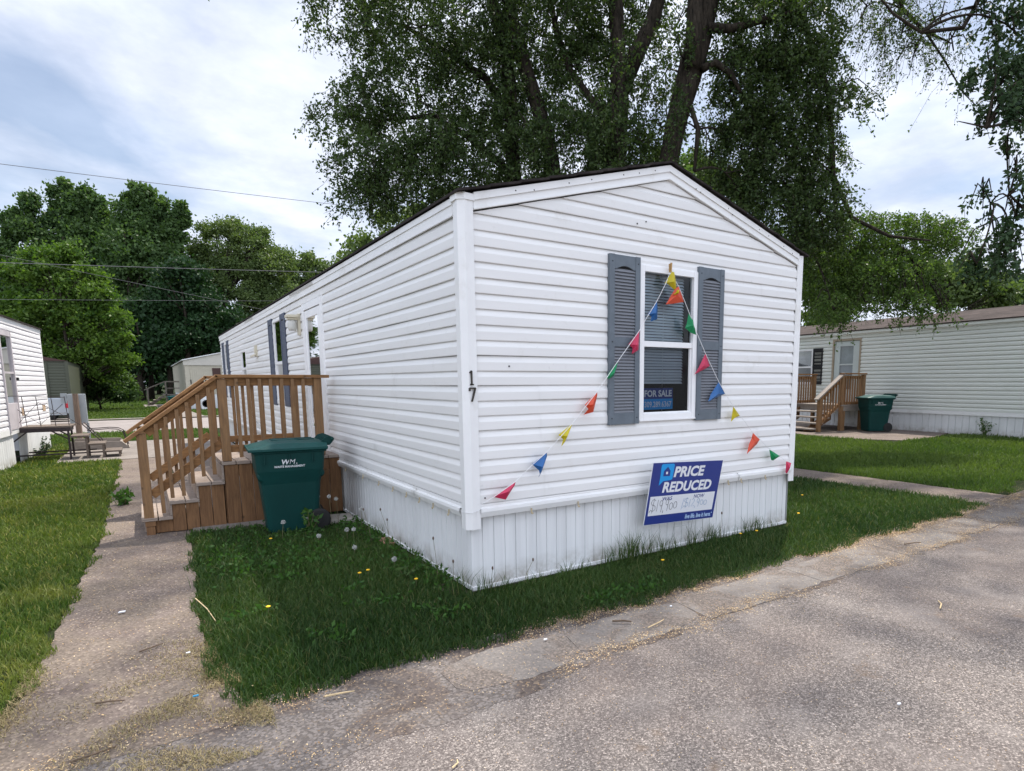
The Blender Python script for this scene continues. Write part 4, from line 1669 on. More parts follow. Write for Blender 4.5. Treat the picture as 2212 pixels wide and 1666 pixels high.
# deck, local: along s, out d
dk = empty('timber_deck', tuple(TR_(2.7, 1.5, GR)), 'timber deck with open stairs and slatted railings at the right neighbour\'s door', 'porch')
TD = TR_
S0, S1 = 2.03, 3.75
for s in (S0, S1):
    for d, zt in ((2.70, 1.14), (1.78, 1.79), (.85, 1.79)):
        mb = MB(TD)
        mb.box(s - .045, s + .045, d - .05, d + .05, GR, zt)
        mb.build('post', 'wood_v', dk)
    for pa, pb in (((s, 2.85, 1.10), (s, 1.74, 1.83)), ((s, 1.83, 1.82), (s, .78, 1.82))):
        mb = MB(TD)
        A, B = TD(*pa), TD(*pb)
        m2 = MB()
        m2.bar(A, B, .14, .038)
        m2.build('cap_rail', 'oldwood' if pa[1] > 2 else 'wood', dk)
    for pa, pb in (((s, 2.70, .40), (s, 1.78, 1.02)), ((s, 1.78, .98), (s, .85, .98)), ((s, 2.70, 1.06), (s, 1.78, 1.70)), ((s, 1.78, 1.72), (s, .85, 1.72))):
        m2 = MB()
        m2.bar(TD(*pa), TD(*pb), .038, .09)
        m2.build('rail', 'wood', dk)
    for i in range(8):
        f = (i + .6) / 8
        d = 2.70 - .92 * f
        m2 = MB()
        m2.bar(TD(s - .03, d, .38 + .64 * f), TD(s - .03, d, 1.10 + .64 * f), .036, .036)
        m2.build('baluster', 'wood_v', dk)
        d = 1.74 - .85 * f
        m2 = MB()
        m2.bar(TD(s - .03, d, .93), TD(s - .03, d, 1.74), .036, .036)
        m2.build('baluster', 'wood_v', dk)
m2 = MB(TD)
m2.box(S0 - .05, S1 + .05, .02, 1.83, .90, .94)
m2.build('landing', 'oldwood', dk)
m2 = MB(TD)
m2.box(S0 - .04, S0, .05, 1.8, .76, .90)
m2.box(S1, S1 + .04, .05, 1.8, .76, .90)
m2.box(S0, S1, 1.76, 1.80, .76, .90)
m2.build('joist', 'oldwood', dk)
for i in range(4):
    m2 = MB(TD)
    m2.box(S0 + .04, S1 - .04, 1.95 + i * .25, 2.22 + i * .25, .75 - i * .15 - .04, .75 - i * .15)
    m2.build('tread', 'oldwood', dk)
for s in (S0 + .3, S1 - .3):
    m2 = MB(TD)
    m2.prism([(s, 1.8, .5), (s, 1.8, .85), (s, 2.9, .22), (s, 2.9, GR), (s, 2.6, GR)], (.04, 0, 0))
    m2.build('stringer', 'board', dk)
for d in (1.7, .9):
    m2 = MB(TD)
    m2.box(S0 - .045, S0 + .045, d - .05, d + .05, GR, .76)
    m2.build('leg', 'wood_v', dk)


# ------------------------------------------------------------------ left neighbour
lu = Vector((math.sin(R_(3.6)), math.cos(R_(3.6)), 0))
ln_ = Vector((lu.y, -lu.x, 0))
LO = Vector((-3.92, 15.9, 0))
TL = frame(LO, lu * -1, ln_)   # along runs towards the camera from the far corner
lh = empty('mobile_home', (-3.92, 15.9, 0), 'sunlit white mobile home at the left edge with a tall storm door and torn skirting', 'mobile home')
mb = MB(TL)
siding(mb, .70, 2.90, lambda z: .05, lambda z: 12., holes=[(3.10, 3.90, .7, 2.60)], z_phase=.70, h=.1115, step=1.5, depth=.034)
mb.build('side_siding', 'vinyl_left', lh)
mb = MB(TL)
ribbed(mb, .05, 3.2, .0, .66, pitch=.15, groove=.02, deep=.01)
mb.build('skirting', 'skirt', lh)
mb = MB(TL)
ribbed(mb, 3.6, 12, .0, .66, pitch=.15, groove=.02, deep=.01)
mb.build('skirting', 'skirt', lh)
mb = MB(TL)
mb.box(3.1, 3.7, -.25, -.24, .0, .66)
mb.build('skirting_gap', 'black', lh)
mb = MB(TL)
for a0, a1, t0, t1 in ((.05, 2.2, 0, .012), (2.25, 3.9, .03, .0), (3.95, 12, 0, 0)):
    mb.prism([(a0, .0, .62 + t0), (a1, .0, .62 + t1), (a1, .0, .73 + t1), (a0, .0, .73 + t0)], (0, .035, 0))
mb.build('ledge_trim', 'trim', lh)
mb = MB(TL)
mb.box(-.02, .07, -.02, .03, .60, 2.92)
mb.box(-.06, 12, .0, .035, 2.86, 2.95)
mb.build('corner_post', 'trim', lh)
mb = MB(TL)
mb.prism([(-.1, .07, 2.94), (-.1, -2., 3.38), (-.1, -2., 3.41), (-.1, .07, 2.97)], (12.2, 0, 0))
mb.prism([(-.1, -4.07, 2.94), (-.1, -2., 3.38), (-.1, -2., 3.41), (-.1, -4.07, 2.97)], (12.2, 0, 0))
mb.build('roof', 'shingle', lh)
mb = MB(TL)
mb.prism([(0, -.03, 0), (0, -4., 0), (0, -4., 2.9), (0, -2., 3.35), (0, -.03, 2.9)], (.05, 0, 0))
mb.build('rear_gable', 'vinyl_left', lh)
mb = MB(TL)
mb.box(3.03, 3.10, .0, .055, .66, 2.68)
mb.box(3.88, 3.95, .0, .055, .66, 2.68)
mb.box(3.10, 3.88, .0, .05, 2.58, 2.68)
mb.box(3.10, 3.88, .0, .045, .72, 1.24)
mb.box(3.10, 3.88, .0, .042, 1.83, 1.87)
d2 = mb.build('door', simple('greyish_door_frame', (.50, .46, .48), .5, .1, 4), lh, label='tall storm door with dark glass')
mb = MB(TL)
mb.face((3.10, .02, 1.24), (3.88, .02, 1.24), (3.88, .02, 2.58), (3.10, .02, 2.58))
mb.build('pane', 'glass', d2)
mb = MB(TL)
mb.box(3.08, 3.90, -.12, -.1, .7, 2.62)
mb.build('inner_door', 'interior', d2)
mb = MB(TL)
mb.box(2.97, 3.02, .03, .09, 1.70, 1.76)
mb.build('handle', 'black', d2)
mb = MB(TL)
mb.box(2.62, 2.80, .030, .042, .96, 1.12)
mb.build('wall_patch', simple('bare_plywood', (.42, .30, .20), .8, .15, 8), lh)
mb = MB(TL)
mb.box(.42, .72, .030, .042, .98, 1.12)
mb.build('wall_patch', simple('bare_plywood_b', (.42, .30, .20), .8, .15, 8), lh)

# metal platform with steps
pf = empty('metal_platform', (-3.7, 13.0, 0), 'rusty metal-framed entry platform with worn plank top and low wooden steps', 'platform')


def mpart(name, mat, fn, parent=pf, bevel=0, **k):
    m_ = MB()
    fn(m_)
    return m_.build(name, mat, parent, bevel=bevel, **k)


mpart('plank_top', 'darkplank', lambda m_: [m_.box(-4.27, -3.24 + random.uniform(-.02, .02), y, y + .135, .70, .735) for y in np.arange(12.7, 13.45, .145)])
mpart('frame', 'iron', lambda m_: (m_.box(-4.27, -3.28, 12.68, 12.72, .62, .70), m_.box(-4.27, -3.28, 13.46, 13.50, .62, .70), m_.box(-3.31, -3.27, 12.72, 13.46, .62, .70)))
for x, y in ((-4.24, 12.70), (-4.12, 13.46), (-3.31, 12.70), (-3.31, 13.46)):
    mpart('leg', 'iron', lambda m_: m_.box(x - .018, x + .018, y - .018, y + .018, 0, .64))
mpart('brace', 'iron', lambda m_: (m_.bar((-3.33, 12.70, .46), (-3.58, 12.70, .63), .02, .025), m_.bar((-4.22, 12.70, .42), (-3.98, 12.70, .63), .02, .025), m_.bar((-3.33, 13.46, .46), (-3.58, 13.46, .63), .02, .025),
                                   m_.bar((-4.22, 12.70, .14), (-2.62, 12.70, .14), .02, .03), m_.bar((-4.1, 13.46, .14), (-2.9, 13.46, .14), .02, .03)))
for x0, z in ((-3.28, .52), (-3.00, .335), (-2.72, .165)):
    mpart('step', 'darkplank', lambda m_: [m_.box(x0, x0 + .30, y, y + .14, z - .035, z) for y in np.arange(12.62, 13.25, .15)])
    for y in (12.66, 13.2):
        mpart('step_leg', 'darkplank', lambda m_: m_.box(x0 + .24, x0 + .28, y - .02, y + .02, 0.0, z - .035))
mpart('railing', 'iron', lambda m_: ([m_.tube([(x, 12.70, .74), (x - .03, 12.70, 1.36)], .007, 5) for x in (-3.96, -3.74, -3.5, -3.28)],
                                     m_.tube([(-4.1, 12.7, 1.38), (-3.3, 12.7, 1.34)], .006, 5),
                                     m_.tube([(-4.2, 12.7, 1.22), (-3.74, 12.7, .78), (-3.35, 12.7, 1.2)], .006, 5),
                                     m_.tube([(-4.1, 12.7, .8), (-3.74, 12.7, 1.24), (-3.28, 12.7, .9), (-3.1, 12.7, .75)], .006, 5)))
# post and meter box
mb = MB()
mb.tube([(-3.42, 16.98, -.02), (-3.42, 16.99, 1.36)], [.075, .062], 10)
mb.build('utility_post', 'post', label='short brown wooden utility post in front of the grey metal box', cat='post')
mb = MB()
mb.box(-3.60, -3.22, 17.10, 17.30, .56, 1.35)
bx = mb.build('meter_box', 'box', bevel=.008, label='tall grey metal electrical box behind the short wooden post', cat='electrical box')
mb = MB()
mb.box(-3.26, -3.20, 17.15, 17.21, 0, .56)
mb.build('conduit', 'box', bx)
mb = MB()
mb.box(-3.75, -3.62, 17.2, 17.3, 1.1, 1.37)
mb.build('side_panel', 'box', bx)
# grey wooden cart and tube frame
cart = empty('wooden_tray', (-2.9, 15.0, 0), 'grey weathered wooden tray with slanted ends lying on the pad', 'tray')
mb = MB()
mb.prism([(-3.46, 14.75, .02), (-2.50, 14.75, .0), (-2.34, 14.75, .03), (-2.50, 14.75, .20), (-3.48, 14.75, .24)], (0, .05, 0))
mb.prism([(-3.40, 15.45, .02), (-2.50, 15.45, .0), (-2.34, 15.45, .03), (-2.50, 15.45, .24), (-3.44, 15.45, .26)], (0, .05, 0))
mb.prism([(-2.50, 14.75, .19), (-2.34, 14.75, .03), (-2.31, 14.75, .04), (-2.47, 14.75, .20)], (0, .75, 0))
mb.build('tray_side', 'oldwood', cart)
mb = MB()
mb.prism([(-3.44, 14.8, .14), (-2.48, 14.8, .12), (-2.48, 14.8, .15), (-3.44, 14.8, .18)], (0, .65, 0))
mb.build('tray_bottom', 'oldwood', cart)
mb = MB()
for y in (14.78, 15.42):
    mb.tube([(-3.2, y, .66), (-2.88, y, .24), (-2.84, y, .10)], .013, 6)
    mb.tube([(-3.12, y, .50), (-2.7, y, .52), (-2.52, y, .50), (-2.42, y, .44), (-2.33, y, .04)], .012, 6)
mb.tube([(-3.2, 14.78, .66), (-3.2, 15.42, .66)], .013, 6)
mb.tube([(-2.98, 14.78, .38), (-2.98, 15.42, .38)], .008, 6)
mb.tube([(-3.09, 14.78, .52), (-2.98, 15.42, .38)], .006, 6)
mb.build('lounge_frame', 'iron', label='dark bent metal tube frame of a lounge chair standing over the grey tray', cat='chair frame')

# ------------------------------------------------------------------ vehicles
def make_pickup():
    root = empty('pickup_truck', (0, 0, 0), 'silver pickup truck parked behind the left neighbour\'s home, tail to the street', 'truck')
    # local: tail at x=0, nose towards -x; y width +-.95
    mb = MB()
    side = [(0, .55), (0, 1.22), (-.05, 1.25), (-2.0, 1.27), (-2.0, .50), (-1.62, .50), (-1.55, .80), (-1.40, .93), (-1.05, .93), (-.90, .80), (-.83, .50), (-.05, .50)]
    for y in (-.93, .88):
        mb.prism([(x, y, z) for x, z in side], (0, .05, 0))
    mb.box(-2.0, 0, -.88, .88, .75, .80)
    mb.box(-.05, .0, -.88, .88, .6, 1.24)
    mb.build('bed', 'silver', root, bevel=.01)
    mb = MB()
    cab = [(-2.02, .5), (-2.02, 1.27), (-2.10, 1.72), (-3.1, 1.75), (-3.6, 1.28), (-4.9, 1.15), (-5.1, .95), (-5.1, .5)]
    mb.prism([(x, -.93, z) for x, z in cab], (0, 1.86, 0))
    mb.build('cab', 'silver', root, bevel=.02)
    mb = MB()
    mb.prism([(-2.18, -.945, 1.30), (-2.22, -.945, 1.66), (-3.02, -.945, 1.68), (-3.42, -.945, 1.30)], (0, 1.89, 0))
    mb.prism([(-2.01, -.75, 1.32), (-2.01, .75, 1.32), (-2.07, .70, 1.66), (-2.07, -.70, 1.66)], (-.02, 0, 0))
    mb.build('window', 'carglass', root)
    for x in (-1.22, -4.2):
        for y in (-.88, .68):
            mb = MB()
            mb.lathe((x, y, .37), [(.25, 0), (.36, .02), (.37, .1), (.36, .18), (.25, .2)], 20, 1)
            w = mb.build('wheel', 'rubber', root)
            mb = MB()
            mb.lathe((x, y - .004 if y < 0 else y + .2, .37), [(.22, 0), (.2, .004)], 16, 1)
            mb.build('rim', 'chrome', w)
    for y in (-.94, .80):
        mb = MB()
        mb.box(-.10, .012, y, y + .14, .82, 1.14)
        mb.build('tail_light', 'tail', root)
    mb = MB()
    mb.box(-.05, .14, -.93, .93, .40, .58)
    mb.build('bumper', 'darkcar', root, bevel=.01)
    mb = MB()
    mb.box(-.9, -.1, -.945, -.93, .58, .61)
    mb.build('side_moulding', 'chrome', root)
    return root


tk = make_pickup()
tk.location = (-4.36, 27.6, 0)
tk.scale = (.84, .84, .84)


def make_sedan():
    root = empty('parked_car', (0, 0, 0), 'dark car parked beyond the silver pickup, only its roof showing', 'car')
    mb = MB()
    pr = [(0, .35), (0, .85), (-.5, .95), (-1.1, 1.35), (-2.4, 1.42), (-3.2, .98), (-4.3, .82), (-4.4, .4)]
    mb.prism([(x, -.85, z) for x, z in pr], (0, 1.7, 0))
    mb.build('body', 'darkcar', root, bevel=.05)
    mb = MB()
    mb.prism([(-.75, -.86, .98), (-1.2, -.86, 1.28), (-2.3, -.86, 1.34), (-2.9, -.86, .98)], (0, 1.72, 0))
    mb.build('window', 'carglass', root)
    for x in (-.9, -3.5):
        for y in (-.87, .65):
            mb = MB()
            mb.lathe((x, y, .31), [(.2, 0), (.31, .02), (.31, .18), (.2, .2)], 16, 1)
            mb.build('wheel', 'rubber', root)
    return root


sdn = make_sedan()
sdn.location = (-4.6, 31.5, 0)
sdn.scale = (.85, .85, .85)

# home behind left neighbour
hb = empty('mobile_home', (-6.5, 33, 0), 'shaded olive-sided home behind the sunlit left neighbour', 'mobile home')
mb = MB(frame((-4.7, 33.0, 0), (-1, 0, 0), (0, -1, 0)))
siding(mb, .4, 2.7, lambda z: 0, lambda z: 4.2, h=.13, step=3)
mb.build('end_siding', 'greensiding', hb)
mb = MB()
mb.box(-8.9, -4.72, 33.02, 45, 0, 2.7)
mb.build('walls', 'greensiding', hb)
mb = MB()
mb.prism([(-8.95, 32.9, 2.68), (-4.65, 32.9, 2.68), (-6.8, 32.9, 3.15)], (0, 12.2, 0))
mb.build('roof', 'brown', hb)
mb = MB()
mb.box(-5.5, -5.42, 32.93, 32.96, .1, 2.6)
mb.box(-4.78, -4.66, 32.93, 33.0, 0, 2.7)
mb.build('corner_trim', 'greensiding', hb)

# cream home beyond the street
ch = empty('mobile_home', (2.5, 40, 0), 'cream panelled mobile home with a pale flat gable beyond the far street', 'mobile home')
mb = MB()
a, b = .30, 4.6
for i in range(36):
    x = a + .28 + i * .115
    if x > b:
        break
    mb.box(x, x + .10, 39.985, 40.01, .95, 2.70)
mb.box(a, b, 40.0, 40.2, .95, 2.72)
mb.box(a, a + .25, 39.97, 40.2, .95, 2.72)
mb.build('front_panelling', 'cream', ch)
mb = MB()
mb.prism([(a - .05, 39.93, 2.72), (b, 39.93, 2.72), (b, 39.93, 3.30), (2.75, 39.93, 3.58), (a - .05, 39.93, 3.00)], (0, .12, 0))
mb.build('gable', 'creamroof', ch)
mb = MB()
mb.prism([(a - .1, 39.85, 3.0), (2.75, 39.85, 3.59), (2.75, 39.85, 3.64), (a - .1, 39.85, 3.05)], (0, 16.0, 0))
mb.prism([(b + .1, 39.85, 3.2), (2.75, 39.85, 3.59), (2.75, 39.85, 3.64), (b + .1, 39.85, 3.25)], (0, 16.0, 0))
mb.build('roof', 'frame', ch)
mb = MB()
mb.box(a, b, 40.03, 56, 0.95, 2.95)
mb.build('side_walls', 'cream', ch)
mb = MB()
mb.box(a + .05, b, 40.0, 56, 0, .95)
mb.build('skirting', 'skirt', ch)
mb = MB()
mb.box(1.75, 2.20, 39.95, 39.985, 1.3, 2.56)
mb.build('window', 'brown', ch)
mb = MB()
mb.box(.55, .60, 39.94, 39.97, 1.60, 1.85)
mb.build('wall_lamp', 'black', ch)
mb = MB()
mb.box(.98, 1.50, 39.3, 39.8, .05, .75)
ac = mb.build('cooling_unit', 'frame', bevel=.02, label='white air-conditioning unit beside the cream home\'s skirting', cat='air conditioner')
mb = MB()
for k in range(4):
    mb.lathe((1.24, 39.29, .40), [(.06 + .05 * k, 0), (.075 + .05 * k, -.004)], 16, 1)
mb.build('fan_grille', 'black', ac)
# its steps
fs = empty('wooden_steps', (-.6, 48, 0), 'grey wooden steps with a handrail beside the cream home', 'porch')
mb = MB()
mb.box(-.7, .75, 47.6, 49, .78, .86)
mb.build('landing', 'oldwood', fs)
mb = MB()
for x, z in ((-.98, .66), (-1.3, .50), (-1.6, .34)):
    mb.box(x, x + .36, 47.6, 49, z - .05, z)
mb.prism([(-1.75, 47.7, .12), (-1.35, 47.7, .12), (-.6, 47.7, .75), (-.8, 47.7, .78)], (0, .06, 0))
mb.build('tread', 'oldwood', fs)
mb = MB()
mb.bar((-1.8, 47.65, 1.18), (-.52, 47.65, 1.78), .09, .06)
mb.bar((-.55, 47.65, 1.76), (.72, 47.65, 1.74), .09, .08)
mb.bar((-.5, 47.65, 1.3), (.72, 47.65, 1.3), .05, .06)
mb.build('handrail', 'oldwood', fs)
for x, z0_, z1_ in ((-1.6, .1, 1.25), (-.52, .1, 1.75), (.7, .1, 1.72), (.1, .1, .8)):
    mb = MB()
    mb.box(x - .05, x + .05, 47.6, 47.7, z0_, z1_)
    mb.build('post', 'oldwood', fs)
b3 = copy_tree(b1)
b3['label'] = 'teal wheeled trash bin beside the grey wooden steps beyond the far street'
b3.location = (-.02, 46.8, .05)
b3.rotation_euler = (0, 0, R_(0))
b3.scale = (1.25, 1., .72)
for c in b3.children:
    if c.name.startswith(('body', 'lid')):
        c.data = c.data.copy()
        c.data.materials[0] = M['bin_far']


# ------------------------------------------------------------------ power lines
def cable(pts, r, lab):
    c = MB()
    p0, p1, sag = pts
    P = []
    for i in range(25):
        f = i / 24
        P.append((p0[0] + (p1[0] - p0[0]) * f, p0[1] + (p1[1] - p0[1]) * f, p0[2] + (p1[2] - p0[2]) * f - sag * 4 * f * (1 - f)))
    c.tube(P, r, 6)
    c.build('overhead_cable', 'wire', label=lab, cat='cable', group='overhead cables')


cable(((-14, 19, 7.33), (14, 19, 8.30), .15), .008, 'topmost thin overhead cable crossing the sky above the maples')
cable(((-14, 19, 4.42), (12, 19, 6.1), .10), .010, 'thick twisted overhead cable in front of the trees, upper of the dark pair')
cable(((-14, 19, 6.70), (8, 19, 3.05), .05), .005, 'thin overhead cable slanting down left to right across the maples')
cable(((-14, 19, 3.42), (12, 19, 5.1), .08), .005, 'lowest thin overhead cable, just above the left home\'s roof')


# ------------------------------------------------------------------ trees
def leaves(P, size, aspect=.5, droop=.3, clump=None, rndscale=1.):
    """quads at points P (n,3): returns V,F,attrs"""
    n = len(P)
    d = rng.normal(size=(n, 3))
    d[:, 2] -= droop
    d /= np.linalg.norm(d, axis=1)[:, None]
    e = rng.normal(size=(n, 3))
    e[:, 2] *= .5
    s = np.cross(d, e)
    s /= np.linalg.norm(s, axis=1)[:, None] + 1e-9
    L = (size * rng.uniform(.65, 1.3, n))[:, None]
    a = P
    b = P + d * L * .45 + s * L * aspect * .5
    c = P + d * L
    e2 = P + d * L * .45 - s * L * aspect * .5
    V = np.stack([a, b, c, e2], 1).reshape(-1, 3)
    F = np.arange(4 * n).reshape(n, 4)
    r = np.repeat(rng.uniform(0, 1, n), 4)
    cl = np.repeat(clump if clump is not None else rng.uniform(0, 1, n), 4)
    return V, F, r, cl


def ell(center, rad, n, shell=.35):
    v = rng.normal(size=(n, 3))
    v /= np.linalg.norm(v, axis=1)[:, None]
    r = (shell + (1 - shell) * rng.uniform(0, 1, n)) ** (1 / 2.2)
    return np.array(center) + v * r[:, None] * np.array(rad)


def twig_mesh(segs, r):
    """thin 3-sided sticks: segs (n,2,3)"""
    n = len(segs)
    a, b = segs[:, 0], segs[:, 1]
    d = b - a
    d /= np.linalg.norm(d, axis=1)[:, None] + 1e-9
    u = np.cross(d, np.array([.3, .5, .81]))
    u /= np.linalg.norm(u, axis=1)[:, None] + 1e-9
    v = np.cross(d, u)
    offs = [u, -.5 * u + .87 * v, -.5 * u - .87 * v]
    V = np.stack([a + offs[0] * r, a + offs[1] * r, a + offs[2] * r, b + offs[0] * r * .5, b + offs[1] * r * .5, b + offs[2] * r * .5], 1).reshape(-1, 3)
    base = np.arange(n)[:, None] * 6
    F = np.concatenate([base + np.array([[0, 1, 4, 3]]), base + np.array([[1, 2, 5, 4]]), base + np.array([[2, 0, 3, 5]])], 0)
    return V, F


def strand_tree(name, label, cat, group, base, trunks, lobes, lsize, mat, dens=1., strand=.8, per=26, limb_from=None, twig=.004):
    """trunks: list of (points, radii); lobes: (center, (rx,ry,rz), n_strands)"""
    root = empty(name, base, label, cat, group)
    mb = MB()
    for pts, rad in trunks:
        mb.tube(pts, rad, 10)
    tr = mb.build('trunk', 'bark', root, smooth=True)
    allp, allc, segs = [], [], []
    lim = MB()
    src = [Vector(p) for pts, rad in trunks for p in pts[max(1, len(pts) // 2):]]
    for (c, rd, ns) in lobes:
        ns = int(ns * dens)
        c = Vector(c)
        if limb_from is not False and src:
            s = min(src, key=lambda q: (q - c).length + (.8 * max(0, q.z - c.z)))
            mid = (s + c) / 2 + Vector((random.uniform(-.3, .3), random.uniform(-.3, .3), .35 + .1 * (s - c).length))
            P = [s * (1 - t) ** 2 + mid * 2 * t * (1 - t) + c * t * t for t in [k / 7 for k in range(8)]]
            L = (s - c).length
            lim.tube(P, [max(.012, .020 * L ** .8 * (1 - .8 * k / 7)) for k in range(8)], 6)
            for q in range(5):
                e = Vector(ell(c, rd, 1, .6)[0])
                k0 = random.randint(4, 7)
                st = P[k0]
                m2 = (st + e) / 2 + Vector((0, 0, .2))
                lim.tube([st, m2, e], [.016, .010, .005], 5)
        st = ell(c, rd, ns, .25)
        cl = rng.uniform(0, 1, ns)
        ln = strand * rng.uniform(.35, 1.2, ns)
        dr = rng.normal(size=(ns, 3)) * .6
        dr[:, 2] = -1
        dr /= np.linalg.norm(dr, axis=1)[:, None]
        # outward arch at the start
        out = (st - np.array(c)) * np.array([1, 1, .2])
        out /= np.linalg.norm(out, axis=1)[:, None] + 1e-9
        k = 4
        prev = st
        for j in range(1, k + 1):
            f = j / k
            p = st + out * (ln * .38 * f)[:, None] + dr * (ln * f * f)[:, None] + rng.normal(size=(ns, 3)) * .02
            segs.append(np.stack([prev, p], 1))
            m_ = max(1, per // k)
            for q in range(m_):
                t = rng.uniform(0, 1, ns)[:, None]
                allp.append(prev * (1 - t) + p * t + rng.normal(size=(ns, 3)) * .035 * (lsize / .06))
                allc.append(cl)
            prev = p
    if lim.v:
        lim.build('limb', 'bark', root, smooth=True)
    P = np.concatenate(allp)
    V, F, r, c2 = leaves(P, lsize, .52, .5, np.concatenate(allc))
    np_mesh('crown', V, F, mat, root, {'rnd': r, 'clump': c2})
    V, F = twig_mesh(np.concatenate(segs), twig)
    np_mesh('twigs', V, F, 'bark', root)
    return root


def lob(px, py, rx, ry, d, n, rd=None):
    rx, ry = rx * 1.12, ry * 1.1
    c = at(px, py, d)
    k = d / FPX
    return (c, (rx * k, (rd if rd else rx * k * .9), ry * k), n)


def tk_(pts, d0):
    return [tuple(at(x, y, d0 + (p[2] if len(p) > 2 else 0))) for p in pts for x, y in [p[:2]]]


GB = lambda px, d: (lambda v: (v.x, v.y, hgt(v.x)))(at(px, 900, d))
ELM = 'tall weeping elms behind the white home'
# elm A: two left stems
bA = GB(1190, 13)
strand_tree('elm_tree', 'leftmost of the tall weeping elms, its crown hanging over the white home\'s roof', 'tree', ELM, bA,
            [([bA] + tk_([(1196, 420), (1190, 340), (1165, 240), (1135, 150), (1105, 40), (1085, -120), (1060, -260)], 13), [.30, .22, .17, .16, .15, .14, .10, .06]),
             ([bA] + tk_([(1120, 470), (1110, 380), (1104, 250), (1095, 120), (1062, 0), (1020, -160)], 13.3), [.26, .17, .16, .15, .14, .12, .06]),
             (tk_([(1104, 250), (1050, 170), (960, 110), (880, 60), (800, 30)], 13.3), [.10, .08, .06, .04, .02]),
             (tk_([(1110, 380), (1020, 300), (930, 250), (830, 260), (740, 250)], 13.3), [.09, .07, .05, .03, .015])],
            [lob(770, 30, 110, 55, 12.5, 190), lob(905, 60, 130, 90, 12.5, 300), lob(1010, 20, 120, 100, 13, 300), lob(790, 210, 70, 45, 12.5, 110), lob(900, 215, 130, 95, 13, 330),
             lob(740, 262, 75, 22, 12.5, 60), lob(1030, 190, 110, 120, 13.5, 330), lob(800, 350, 85, 55, 12.2, 160), lob(900, 390, 110, 70, 12.6, 260), lob(1010, 360, 110, 90, 13, 300),
             lob(1100, 330, 80, 130, 13.8, 250), lob(790, 425, 60, 40, 12.2, 75), lob(1120, 110, 90, 130, 13.8, 260), lob(880, -140, 190, 80, 12.5, 300), lob(1060, -180, 150, 100, 13, 260), lob(930, 300, 60, 40, 12, 90), lob(1100, 200, 30, 150, 12.6, 110), lob(1160, 330, 30, 90, 12.4, 70),
             ((0., 8., 11.0), (2.4, 3., 1.3), 240), ((-1., 12.5, 12.2), (2.2, 3., 1.3), 190), ((1.2, 4.6, 10.6), (1.5, 1.6, 1.), 110), ((2.3, 4.3, 10.0), (.5, .7, .5), 40), ((2.4, 5.9, 10.0), (.6, .4, .5), 36)],
            .074, 'elm', 1.0, .50, 25)
# elm B: centre forked stem
bB = GB(1330, 12.6)
strand_tree('elm_tree', 'middle weeping elm with a forked trunk, directly behind the roof ridge', 'tree', ELM, bB,
            [([bB] + tk_([(1322, 480), (1330, 330), (1338, 220), (1336, 120), (1330, 0), (1320, -150)], 12.6), [.30, .24, .22, .20, .16, .15, .09]),
             (tk_([(1345, 190), (1378, 110), (1410, 45), (1422, 0), (1415, -80), (1400, -200)], 12.6), [.16, .17, .16, .14, .12, .06]),
             (tk_([(1335, 300), (1280, 220), (1230, 150), (1200, 60), (1180, -60)], 12.8), [.10, .08, .07, .06, .03])],
            [lob(1200, 50, 95, 90, 13, 300), lob(1260, 180, 85, 110, 13, 320), lob(1230, 320, 90, 80, 12.8, 280), lob(1320, 60, 70, 80, 13.2, 170), lob(1330, 330, 70, 90, 12.3, 220),
             lob(1385, 20, 50, 60, 13.2, 80), lob(1395, 200, 35, 45, 12.5, 45), lob(1390, 330, 36, 60, 12.8, 75), lob(1180, -150, 130, 80, 13, 220), lob(1350, -160, 120, 80, 13, 200), lob(1250, -20, 70, 60, 12.4, 120), lob(1325, 250, 40, 110, 11.8, 60), lob(1330, 420, 60, 60, 12.0, 90), lob(1380, 110, 40, 60, 12.0, 26),
             ((2.6, 2.2, 10.8), (1.2, 1.1, .8), 110), ((3.2, 5.4, 10.8), (2., 2., 1.), 120)],
            .074, 'elm', 1.0, .50, 25)
